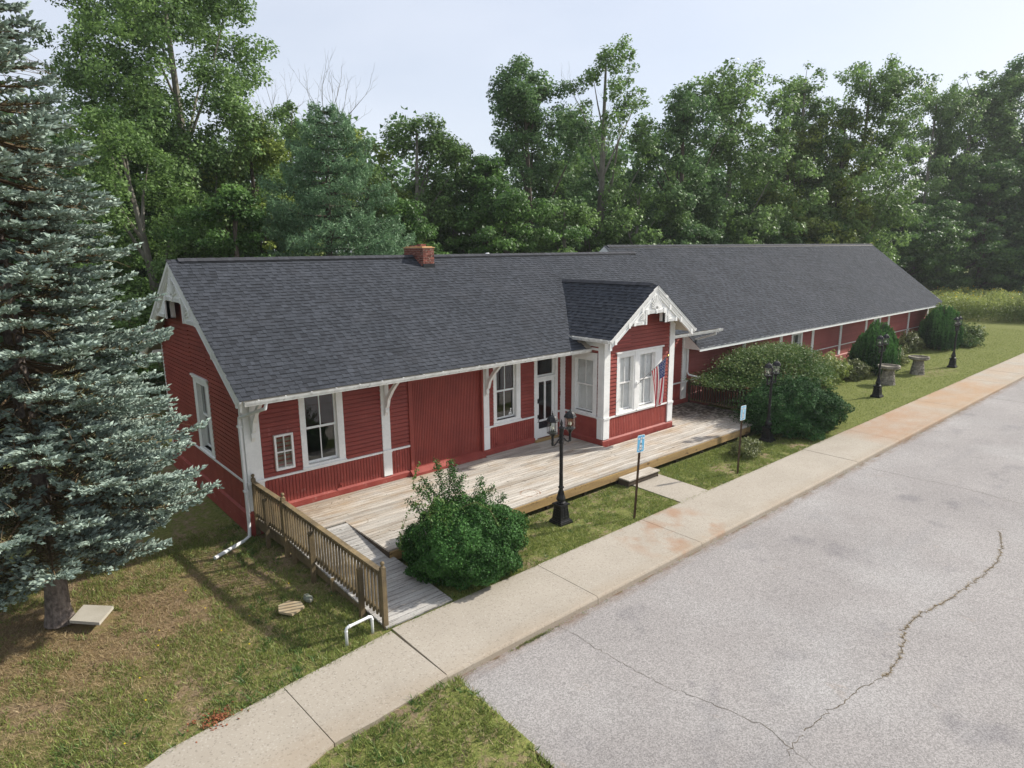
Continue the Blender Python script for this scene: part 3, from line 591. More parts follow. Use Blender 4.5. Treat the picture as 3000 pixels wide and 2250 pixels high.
# ---------------------------------------------------------------- roofs
def shingles(o,u,s_,L,H,clip=None,ex=.145,out=None,wmin=.09,wmax=.19):
    o=np.array(o,float);u=norm(u);s_=norm(s_);n_=norm(np.cross(u,s_)); 
    if n_[2]<0: n_=-n_
    al=.075; S1=norm(s_*math.cos(al)-n_*math.sin(al)); N1=norm(np.cross(u,S1)); N1=N1 if N1[2]>0 else -N1
    T=np.stack([u,S1,N1],1)
    if np.linalg.det(T)<0: T=np.stack([-u,S1,N1],1)
    k=0; d=-.012; nn_=0
    while d<H-.05:
        a=-rnd.random()*.3
        while a<L:
            w_=rnd.uniform(wmin,wmax); a0=max(a,0);a1=min(a+w_,L)
            if a1-a0>.03:
                raised=(nn_%2==0) ^ (rnd.random()<.12); nn_+=1; th=.0125 if raised else .008
                c=o+u*((a0+a1)/2)+s_*(d+.085+rnd.uniform(-.003,.003))+n_*(.006+th/2)
                if clip is None or clip(c): out.append((c,(a1-a0-.004,.17,th),T,float(np.clip((.66 if raised else .55)+rnd.gauss(0,.13),.25,.99))))
                if (clip is None or clip(c)) and not raised and c[0]<38: out.append((c+s_*.052+n_*.0035,(a1-a0+.01,.034,th),T,0.0))
            a+=w_
        d+=ex; k+=1
zbay=lambda x:5.71-.705*abs(x-13.01)
SH=[]
s_main=norm((0,1,MS)); Lm=math.hypot(4.8815,3.007)
shingles((-.43,-1.30,3.686-.016),(1,0,0),s_main,19.25,Lm+.02,clip=lambda c:not(c[1]<2.0 and abs(c[0]-13.01)<2.25 and zbay(c[0])>c[2]+.02),out=SH)
b=MB()
for sg in(1,-1):
    y0=3.6075
    f=lambda y,z:(y if sg>0 else 7.215-y,z)
    P=[f(-1.274,3.68),f(3.6075,6.687),f(3.6075,6.50),f(-1.274,3.55)]
    P3=[(-.30,p[0],p[1]) for p in P]
    b.prism(P3,(19.1,0,0))
main_roof=b.build('main_roof',[soffitm],house)
b=MB(); b.box(((-.33+18.82)/2,8.489-2.44,3.686+1.51),(19.15,Lm,.02),Rx(-math.atan(MS))); b.build('rear_shingle_slope',shing,house)
RS=(7.0-2.84)/5.3; s_rear=norm((0,1,RS)); Lr=math.hypot(5.3,4.16)
shingles((18.17,-.83,2.84-.02),(1,0,0),s_rear,30.6,Lr,clip=lambda c:not(c[0]<18.8 and c[2]<zmain(c[1])-.02 and c[1]<3.6 and c[1]>0),out=SH,wmin=.14,wmax=.27)
b=MB()
for sg in(1,-1):
    P=[(-.8,2.835),(4.5,6.99),(4.5,6.80),(-.8,2.72)]
    b.prism([(18.2,p[0] if sg>0 else 9-p[0],p[1]) for p in P],(30.5,0,0))
freight_roof=b.build('freight_roof',[soffitm],house)
b=MB(); b.box((33.45,7.15,4.93),(30.5,Lr,.02),Rx(-math.atan(RS))); b.build('rear_shingle_slope',shing,house)
# bay roof
bs=[]
for sg in(-1,1):
    s_b=norm((-sg,0,.705)); Lb=math.hypot(2.33,2.33*.705)
    shingles((13.01+sg*2.33,-2.49,zbay(13.01+2.33)),(0,1,0),s_b,4.5,Lb,clip=lambda c:zmain(c[1])<c[2]+.02,out=bs,ex=.15,wmin=.11,wmax=.22)
b=MB()
for sg in(-1,1):
    V=[(13.01,-2.38,5.70),(13.01+sg*2.31,-2.38,zbay(15.32)-.01),(13.01+sg*2.31,-.5,zbay(15.32)-.01),(13.01,2.2,5.70)]
    b.add(V+[(x,y,z-.13) for x,y,z in V],[(0,1,2,3),(7,6,5,4),(0,4,5,1),(1,5,6,2),(2,6,7,3),(3,7,4,0)])
bay_roof=b.build('bay_roof',[soffitm],house)
pieces('shingle','shingling',shing,house,SH+bs,300)
# ridge caps: overlapping folded shingles
def ridgecap(x0,x1,y,z,sl,axis=0,nm='ridge_cap'):
    out=[];t=math.atan(sl); L_=x1-x0; n=int(L_/.16)
    for i in range(n):
        a=x0+L_*(i+.5)/n
        for sg in(1,-1):
            T=Rx(sg*(-t)) if axis==0 else Rz(math.pi/2)@Rx(sg*(-t))
            c=(a,y+sg*.075*math.cos(t),z-.075*math.sin(t)+.03) if axis==0 else (y-sg*.075*math.cos(t),a,z-.075*math.sin(t)+.03)
            out.append((c,(L_/n*1.02,.16,.022+.006*(i%2)),T,float(np.clip(.5+rnd.gauss(0,.2),0,.99))))
    b=MB()
    for c,s_,T,tt in out: b.tint=tt; b.box(c,s_,T)
    return b.build(nm,ridge,house)
ridgecap(-.15,7.28,3.6075,6.72,MS); ridgecap(7.86,19.3,3.6075,6.72,MS); ridgecap(18.35,48.7,4.5,7.03,RS); ridgecap(-2.25,2.05,13.01,5.735,.705,axis=1)
b=MB(); 
for z,y,sl,x0,x1 in((6.70,3.6075,MS,-.1,7.25),(6.70,3.6075,MS,7.86,19.2),(7.01,4.5,RS,18.4,48.6)):
    t=math.atan(sl); b.box(((x0+x1)/2,y-.15*math.cos(t),z-.15*math.sin(t)+.012),(x1-x0,.05,.035),Rx(t))
b.build('ridge_vent',flash,house)
# fascia, gutters
b=MB(); b.bb((-.29,-1.262,3.52),(11.0,-1.235,3.67)); b.bb((15.1,-1.262,3.52),(18.8,-1.235,3.67)); b.bb((18.2,-.826,2.70),(48.72,-.80,2.85)); b.build('fascia',white,house)
def gutter(lf,a0,a1,ztop,nm='gutter',w_=.11):
    b=MB(); lf.box(b,a0,a1,.0,.006,ztop-.10,ztop); lf.box(b,a0,a1,.006,w_-.02,ztop-.105,ztop-.098); 
    b.prism([lf.p(a0,w_-.02,ztop-.10),lf.p(a0,w_,ztop-.05),lf.p(a0,w_+.012,ztop),lf.p(a0,w_+.004,ztop),lf.p(a0,w_-.008,ztop-.05),lf.p(a0,w_-.026,ztop-.095)],lf.u*(a1-a0))
    for q in(a0,a1): lf.box(b,q-.003,q+.003,.0,w_,ztop-.10,ztop-.005)
    g=b.build(nm,guttr,house); b=MB(); n=max(2,int((a1-a0)/.6))
    for i in range(n): a=a0+(a1-a0)*(i+.5)/n; lf.box(b,a-.012,a+.012,.0,w_,ztop-.012,ztop+.004)
    b.build('hanger',white,g,kind='stuff'); b=MB()
    for i in range(int((a1-a0)*16)):
        a=rnd.uniform(a0+.05,a1-.05)
        if fnoise(a*1.3,ztop*7,3)>.5: b.box(lf.p(a,rnd.uniform(.02,w_-.03),ztop-.085+rnd.random()*.02),(rnd.uniform(.03,.1),rnd.uniform(.01,.03),.006),Rz(rnd.random()*3))
    if b.n: b.build('leaf_litter',leafdeb,g,kind='stuff')
    return g
GF=LF((0,-1.264,0),(1,0,0),(0,-1,0)); gutter(GF,-.33,11.0,3.655); gutter(GF,15.08,18.95,3.655)
GB=LF((10.69,0,0),(0,-1,0),(-1,0,0)); gutter(GB,.55,2.42,4.06); GC=LF((15.33,0,0),(0,-1,0),(1,0,0)); gutter(GC,.55,2.42,4.06)
# rakes
def rake(x,dx,y0,z0,y1,z1,h,nm='rake_board',m=white):
    b=MB(); b.prism([(x,y0,z0),(x,y1,z1),(x,y1,z1-h),(x,y0,z0-h)],(dx,0,0)); return b.build(nm,m,house)
rake(48.70,.03,-.82,2.845,4.5,6.995,.2); rake(48.70,.03,9.82,2.845,4.5,6.995,.2); rake(18.17,.03,1.9,4.93,4.5,6.99,.22); rake(18.17,.03,9.8,2.85,4.5,6.99,.22)
rake(18.80,.03,-1.27,3.68,3.6075,6.69,.2); rake(18.80,.03,8.489,3.68,3.6075,6.69,.2)
b=MB(); b.prism([(18.19,-.82,2.84),(18.19,-.02,3.47),(18.19,-.02,2.76),(18.19,-.82,2.76)],(.24,0,0)); b.prism([(18.32,3.0,6.0),(18.32,4.5,6.9),(18.32,6.0,5.95)],(.02,0,0)); b.build('gable_return',white,house)
# ornate gable screens
def gable_screen(lf,ac,zp,m,w0,low,aw,at,sz,sw,nm='gable_ornament',k=1.):
    """lf: a along the gable, b outwards; ac peak position"""
    g=None
    b=MB()
    for sg in(1,-1):
        A=lambda a,z,bb=0.:lf.p(ac+sg*a,bb,z)
        le=lambda a:zp-low-m*a
        b.prism([A(0,zp),A(w0,zp-m*w0),A(w0-.10*k,le(w0-.10*k)-.0),A(0,le(0))],lf.n*.05)
        b.prism([A(0,le(0)+.02,-.05),A(0,at,-.05),A(aw,at,-.05),A(aw,le(aw)+.02,-.05)],lf.n*.085)
        b.prism([A(aw,le(aw)+.02,-.05),A(aw,sz,-.05),A(sw,sz,-.05),A(sw,le(sw)+.02,-.05)],lf.n*.085)
        b.prism([A(aw,at+.16,-.18),A(aw,sz,-.18),A(aw+.055,sz,-.18),A(aw+.055,at+.16,-.18)],lf.n*.25)
        b.prism([A(aw,sz+.03,-.18),A(aw,sz,-.18),A(sw+.1,sz,-.18),A(sw+.1,sz+.03,-.18)],lf.n*.20)
    b.prism([lf.p(ac-aw,-.18,at),lf.p(ac+aw,-.18,at),lf.p(ac+aw,-.18,at+.03),lf.p(ac-aw,-.18,at+.03)],lf.n*.18)
    g=b.build(nm,white,house)
    b=MB()
    for sg in(1,-1):
        A=lambda a,z,bb=0.:lf.p(ac+sg*a,bb,z)
        dr=lf.u*sg*1-Zp*m; dr=norm(dr); nn=norm(np.cross(dr,lf.n)); T=np.stack([dr,lf.n,np.cross(dr,lf.n)],1)
        def strip(a0,a1,off_,wd,bb,th=.014):
            p0=A(a0,zp-m*a0-off_,bb);p1=A(a1,zp-m*a1-off_,bb); b.box((p0+p1)/2,(np.linalg.norm(p1-p0),th,wd),T)
        strip(.0,w0+.06,.035,.06,.065,.05); strip(.02,w0,.105,.03,.07,.04); strip(.02,w0-.02,.165,.018,.065,.03)
        # sunk panel mouldings along the rake
        nseg=3
        for i in range(nseg):
            a0=.12+(w0-.3)*i/nseg; a1=.12+(w0-.3)*(i+1)/nseg-.08
            strip(a0,a1,.22,.018,.065,.03); strip(a0,a1,.33,.018,.065,.03); b.box(A(a1+.04,zp-m*(a1+.04)-.27,.058),(.10,.06,.17),lf.R)
        # fluted bars
        for q in range(3):
            lf_z=at+.035+q*.04; b.box(A(aw*.52,lf_z,.045),(aw*.72,.045,.022),lf.R)
            b.box(A((aw+sw)/2+.04,sz+.035+q*.035,.045),((sw-aw)*.62,.045,.02),lf.R)
        b.box(A(aw-.05,at+.075,.045),(.10,.06,.17),lf.R); b.box(A(aw+.035,(at+sz)/2,.045),(.05,.02,(at-sz)*.8),lf.R)
        b.box(A(sw-.05,sz+.075,.045),(.10,.06,.15),lf.R)
        # side fans
        for q in range(5):
            an=.15+q*.27; L_=(at-sz)*.62+.04; c0=A(aw+.09,sz+.16,.045); dv=lf.u*sg*math.cos(an)+Zp*math.sin(an)
            T2=np.stack([dv,lf.n,np.cross(dv,lf.n)],1); b.box(c0+dv*(L_*.5+.02),(L_*(1-.07*q),.055,.024),T2)
    # centre fan
    H_=zp-low-at+.02; 
    for q in range(11):
        an=math.radians(14+15.2*q); hh=min(H_-.12, .9*aw/max(.2,abs(math.cos(an)))*.8)*(.75 if 2<q<8 else .62)
        dv=lf.u*math.cos(an)+Zp*math.sin(an); T2=np.stack([dv,lf.n,np.cross(dv,lf.n)],1); b.box(lf.p(ac,.045,at+.16)+dv*(hh*.5+.05),(hh,.06,.030),T2)
    P=[]; 
    b.box(lf.p(ac,.055,at+.075),(.13,.035,.15),lf.R); 
    V=[lf.p(ac+.05*math.cos(t*math.pi/4),.07,at+.075+.05*math.sin(t*math.pi/4)) for t in range(8)]; b.prism(V,lf.n*.02)
    b.build('carved_trim',white,g); return g
GS1=LF((-.33,0,0),(0,1,0),(-1,0,0)); gable_screen(GS1,3.6075,6.67,MS,4.84,.37,.83,5.60,5.08,1.98)
GS2=LF((0,-2.38,0),(1,0,0),(0,-1,0)); gable_screen(GS2,13.01,5.72,.705,2.30,.34,.50,4.76,4.42,1.18)
b=MB(); b.bb((10.70,-2.42,3.72),(10.80,-2.34,4.10)); b.build('corner_block',white,house)
# eave brackets on the pilasters
def bracket(lf,a,reach=.78,zt=3.50,zb_=2.42,nm='eave_bracket'):
    b=MB(); w_=.045
    lf.box(b,a-w_,a+w_,.05,.14,zb_+.12,zt); lf.box(b,a-w_*.9,a+w_*.9,.05,reach+.12,zt-.02,zt+.07)
    P=[(.14,zb_+.28),(.20,zb_+.50),(.42,zb_+.76),(reach,zt-.02),(reach+.11,zt-.02),(.52,zb_+.72),(.29,zb_+.44),(.22,zb_+.22),(.14,zb_+.16)]
    n=len(P)
    for i in range(4):
        q=[P[i],P[i+1],P[n-2-i],P[n-1-i]]; b.prism([lf.p(a-w_,p[0],p[1]) for p in q],lf.u*(2*w_))
    lf.box(b,a-w_*1.2,a+w_*1.2,.05,.16,zb_+.04,zb_+.14); b.prism([lf.p(a-w_,.05,zb_+.05),lf.p(a-w_,.15,zb_+.05),lf.p(a-w_,.05,zb_-.09)],lf.u*(2*w_)); lf.box(b,a-w_*1.1,a+w_*1.1,.15,.18,zb_+.18,zb_+.24)
    return b.build(nm,white,house)
bracket(FR,.20); bracket(FR,3.90); bracket(FR,7.515); 
b=MB(); b.prism([(-.28,-.62,3.55),(-.28,-.02,3.86),(-.28,-.02,3.74),(-.28,-.62,3.43)],(.28,0,0)); b.build('lookout',white,house); b=MB(); b.prism([(-.28,7.24,3.86),(-.28,7.84,3.55),(-.28,7.84,3.43),(-.28,7.24,3.74)],(.28,0,0)); b.build('lookout',white,house)
# downspouts
b=MB(); P=[(.16,-1.31,3.56),(.14,-1.28,3.42),(-.10,-.14,3.02),(-.10,-.10,2.85),(-.10,-.10,1.0),(-.10,-.10,.28),(-.12,-.12,-.02),(-.30,-.22,-.08)]
b.tube(P,.042,8); b.tube([(-.30,-.22,-.07),(-1.12,-.68,-.07)],.045,8); 
for z in(1.15,2.8): b.box((-.10,-.10,z),(.11,.11,.05))
b.build('downspout',pvc,house)
b=MB(); b.tube([(18.55,-1.32,3.56),(18.55,-1.30,3.46),(18.40,-.16,3.05),(18.40,-.12,2.9),(18.40,-.12,1.75),(18.47,-.16,1.6),(18.9,-.5,1.45),(19.6,-1.3,1.35)],.042,8); b.build('downspout',pvc,house)
# chimney
ch=MB(); ch.bb((7.345,3.045,5.9),(7.765,4.175,6.985)); chim=ch.build('chimney',mortar,house,origin=(7.55,3.6,6.4),label='red brick chimney on the main ridge')
BK=[]
def course(lf,a0,a1,z,offs):
    a=a0-offs
    while a<a1-.01:
        x0=max(a,a0);x1=min(a+.205,a1)
        if x1-x0>.03: BK.append((lf.p((x0+x1)/2,.008,z+.031),(x1-x0-.010,.03,.062),lf.R,float(np.clip(.5+rnd.gauss(0,.25),0,.99))))
        a+=.205
for i in range(14):
    z=5.95+i*.0735
    course(LF((7.335,4.185,0),(0,-1,0),(-1,0,0)),0,1.15,z,(i%2)*.10); course(LF((7.335,3.035,0),(1,0,0),(0,-1,0)),0,.44,z,(i%2)*.10+.02)
    course(LF((7.775,3.035,0),(0,1,0),(1,0,0)),0,1.15,z,(i%2)*.10); course(LF((7.775,4.185,0),(-1,0,0),(0,1,0)),0,.44,z,(i%2)*.10)
pieces('brick','brickwork',brickm,chim,[q for q in BK if q[0][2]>zmain(min(q[0][1],7.215-q[0][1]))-.05])
b=MB(); b.prism([(7.30,3.0,6.985),(7.81,3.0,6.985),(7.81,4.22,6.985),(7.30,4.22,6.985)],(0,0,.03)); b.prism([(7.36,3.08,7.015),(7.75,3.08,7.015),(7.75,4.14,7.015),(7.36,4.14,7.015)],(0,0,.025)); b.build('mortar_crown',capm,chim)
b=MB(); b.bb((7.46,3.3,7.04),(7.66,3.55,7.12)); b.bb((7.40,3.6,7.04),(7.64,3.95,7.075)); b.build('flue_bricks',brickm,chim)
b=MB(); zz=lambda y:zmain(min(y,7.215-y))
b.prism([(7.318,3.0,zz(3.0)),(7.318,3.6075,6.70),(7.318,4.2,zz(4.2)),(7.318,4.2,zz(4.2)+.13),(7.318,3.6075,6.86),(7.318,3.0,zz(3.0)+.10)],(.010,0,0)); b.bb((7.318,3.0,6.30),(7.80,3.012,6.46)); b.box((7.56,2.96,zz(2.95)+.02),(.52,.10,.012),Rx(math.atan(MS)))
b.build('flashing',flash,chim)
b=MB(); b.lathe((11.06,4.2,6.25),[(.07,0),(.07,.42),(.10,.43),(.10,.50),(.05,.54)],10); b.build('vent_pipe',pvc,house)
# ---------------------------------------------------------------- deck
deck=thing('wooden_deck','broad weathered grey board deck along the front of the red building','deck',(9,-2,0))
DB=[]
rows=27; dw=3.80/rows
for i in range(rows):
    y=-.075-dw*(i+.5); x=(1.66 if y<-1.83 else .42); xe=18.62-(0 if y>-2.6 else 1.6*(-2.6-y)/1.3*.9)
    a=x; nx_=x+rnd.uniform(1.2,3.66)
    while a<xe-.05:
        b1=min(nx_,xe)
        for (c0,c1) in ((a,b1),):
            if y>-1.98 and c0<14.98 and c1>11.05: 
                segs=[(c0,11.04),(14.985,c1)]
            else: segs=[(c0,c1)]
            for s0,s1 in segs:
                if s1-s0>.06: DB.append((((s0+s1)/2,y,.361+rnd.uniform(-.002,.002)),(s1-s0-.006,dw-.013,.038),I3,float(np.clip(.55+rnd.gauss(0,.22),0,.99))))
        a=b1; nx_=a+3.66
pieces('deck_board','deck_boards',deckm,deck,DB)
b=MB(); b.bb((1.67,-3.905,.11),(10.75,-3.865,.335)); b.bb((10.76,-3.905,.11),(17.05,-3.865,.335)); b.prism([(17.05,-3.90,.11),(17.05,-3.90,.335),(18.64,-2.6,.335),(18.64,-2.6,.11)],(-.03,.03,0)); b.build('rim_board',rimm,deck)
b=MB(); b.bb((1.655,-3.9,.0),(1.69,-1.83,.341)); b.build('side_board',darkw,deck)
b=MB()
for k in range(12): x=2.2+k*1.48; b.bb((x,-3.86,.14),(x+.04,-.1,.335)); b.bb((x-.02,-3.8,-.2),(x+.07,-3.7,.14))
b.build('joist',darkw,deck)
st=thing('wooden_step','low weathered plank step in front of the deck edge','step',(10.2,-4.05,0))
SP=[((10.2,-3.98-.14*i-.01,.185),(1.46,.132,.036),I3,.5+.15*i) for i in range(2)]+[((10.2,-4.265,.185),(1.46,.14,.036),I3,.7)]
pieces('tread_board','tread_boards',deckm,st,SP)
b=MB(); b.bb((9.5,-4.30,.03),(10.9,-4.27,.165)); b.bb((9.48,-4.3,-.02),(9.51,-3.92,.165)); b.bb((10.88,-4.3,-.02),(10.91,-3.92,.165)); b.build('riser',darkw,st)
# ramp
ramp=thing('wooden_ramp','grey plank ramp sloping from the deck corner down to the sidewalk','ramp',(1.1,-4,0))
RB=[]; y=-1.86; t=math.atan(.37/4.1)
rz=lambda y:.365-(-1.84-y)*(.355/4.14)
while y>-5.95:
    w_=.138; yc=y-w_/2; xl=.12+.051*(-yc); 
    RB.append((((xl+1.66+ .04*(-yc-1.8))/2,yc,rz(yc)),(1.66+.06*(-yc-1.8)-xl+.02,w_-.014,.036),Rx(t)@Rz(rnd.gauss(0,.002)),float(np.clip(.5+rnd.gauss(0,.25),0,.99)))); y-=w_
pieces('ramp_board','ramp_boards',rampm,ramp,RB)
b=MB()
for xa,xb in((.12,.40),):
    P=[np.array((.12+.051*.1-.01,-.1,.0)),np.array((.12+.051*1.84-.01,-1.84,.0)),np.array((.41,-5.9,0))]
    b.prism([P[0]+[0,0,.345],P[1]+[0,0,.345],P[1]+[0,0,.10],P[0]+[0,0,.10]],(.04,0,0)); b.prism([P[1]+[0,0,.345],P[2]+[0,0,.0],P[2]+[0,0,-.10],P[1]+[0,0,.08]],(.04,0,0))
b.prism([(1.70,-3.9,.16),(1.84,-5.9,-.01),(1.84,-5.9,-.1),(1.70,-3.9,-.08)],(.035,0,0)); b.build('stringer',railm,ramp)
b=MB(); 
for k in range(14):
    y0=-.12-.125*k; xl=.13+.051*(-y0)
    b.box(((xl+.44)/2-.0,y0-.06,.36),(.44-xl+.02,.118,.036))
b.build('landing_board',deckm,ramp)
# railing with ball finials
rl=thing('ramp_railing','yellowish picket railing with ball finials beside the ramp left of the deck','railing',(.25,-3,0))
xr=lambda y:.10+.051*(-y)
topz=lambda y:1.33-.035*(-y)/1.75 if y>-1.75 else 1.295-(-1.75-y)*.045
botz=lambda y:.455 if y>-1.75 else .455-(-1.75-y)*.066
gz=lambda y:float(ground_h(xr(y),y))
def railseg(y0,y1):
    L_=math.dist((xr(y0),y0,topz(y0)),(xr(y1),y1,topz(y1))); 
    b=MB(); p0=np.array((xr(y0),y0,topz(y0)));p1=np.array((xr(y1),y1,topz(y1))); d_=norm(p1-p0); s_=norm(np.cross(d_,Zp)); u_=np.cross(s_,d_); T=np.stack([d_,s_,u_],1)
    b.box((p0+p1)/2-[0,0,.0],(L_,.115,.036),T); b.box((p0+p1)/2-[0,0,.075],(L_,.036,.09),T); b.build('top_rail',railm,rl)
    b=MB(); q0=np.array((xr(y0),y0,botz(y0)));q1=np.array((xr(y1),y1,botz(y1))); d_=norm(q1-q0); s_=norm(np.cross(d_,Zp)); u_=np.cross(s_,d_); T=np.stack([d_,s_,u_],1); b.box((q0+q1)/2+[.0,0,.06],(np.linalg.norm(q1-q0),.034,.08),T); b.build('bottom_rail',railm,rl)
railseg(-.13,-1.70); railseg(-1.80,-5.85)
BAL=[]
y=-.20
while y>-5.82:
    if abs(y+1.75)>.07: BAL.append(((xr(y)-.034,y,(topz(y)-.02+botz(y)-.02)/2),(.034,.040,topz(y)-botz(y)-.02),I3,float(np.clip(.6+rnd.gauss(0,.25),0,.99))))
    y-=.122
pieces('baluster','balusters',railm,rl,BAL)
for i,(y,base) in enumerate(((-.09,-.05),(-1.75,-.25),(-5.90,-.05))):
    b=MB(); b.bb((xr(y)-.045,y-.045,base),(xr(y)+.045,y+.045,topz(y)+.09)); b.lathe((xr(y),y,topz(y)+.09),[(.05,0),(.05,.012),(.025,.03),(.02,.045)],10); b.ball((xr(y),y,topz(y)+.175),.042,10,7); b.build('post',railm,rl,smooth=False)
for y in(-.95,-3.25,-5.25):
    b=MB(); b.tint=.15; b.bb((xr(y)-.15,y-.045,gz(y)-.1),(xr(y)-.06,y+.045,topz(y)-.16)); b.build('outer_post',railm,rl)
for y,t_ in((-2.15,.30),(-3.95,.22)):
    b=MB(); b.tint=.3; b.bb((xr(y)-.06,y-.045,gz(y)-.1),(xr(y)+.03,y+.045,t_)); b.build('short_post',railm,rl)
# right railing, dark
rr=thing('deck_end_railing','dark brown picket railing across the shaded right end of the deck','railing',(18.7,-1.3,.38))
def xr2(y): return 18.72-.03*(-y) 
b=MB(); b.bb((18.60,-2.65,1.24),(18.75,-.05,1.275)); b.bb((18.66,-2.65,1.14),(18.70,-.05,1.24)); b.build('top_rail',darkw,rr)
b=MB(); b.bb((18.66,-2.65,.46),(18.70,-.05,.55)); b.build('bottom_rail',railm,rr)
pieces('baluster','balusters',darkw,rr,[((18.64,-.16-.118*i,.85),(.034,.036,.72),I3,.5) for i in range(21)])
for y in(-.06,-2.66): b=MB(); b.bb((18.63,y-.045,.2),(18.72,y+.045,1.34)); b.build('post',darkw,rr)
# second flight of railing behind, turned brown in the sun, following the ramp on the far side
r3=thing('far_ramp_railing','sunlit reddish railing descending behind the deck end, half hidden by the bush','railing',(20,-.6,0))
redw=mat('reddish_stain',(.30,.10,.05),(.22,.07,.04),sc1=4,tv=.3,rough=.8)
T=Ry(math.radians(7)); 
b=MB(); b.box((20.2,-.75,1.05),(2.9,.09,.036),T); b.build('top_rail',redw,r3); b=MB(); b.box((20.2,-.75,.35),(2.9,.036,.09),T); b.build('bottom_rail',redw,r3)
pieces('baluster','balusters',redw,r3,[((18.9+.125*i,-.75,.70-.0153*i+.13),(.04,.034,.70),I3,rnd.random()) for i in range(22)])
b=MB(); b.bb((18.78,-.8,0),(18.87,-.71,1.35)); b.bb((21.6,-.8,-.05),(21.69,-.71,1.05)); b.build('post',redw,r3)
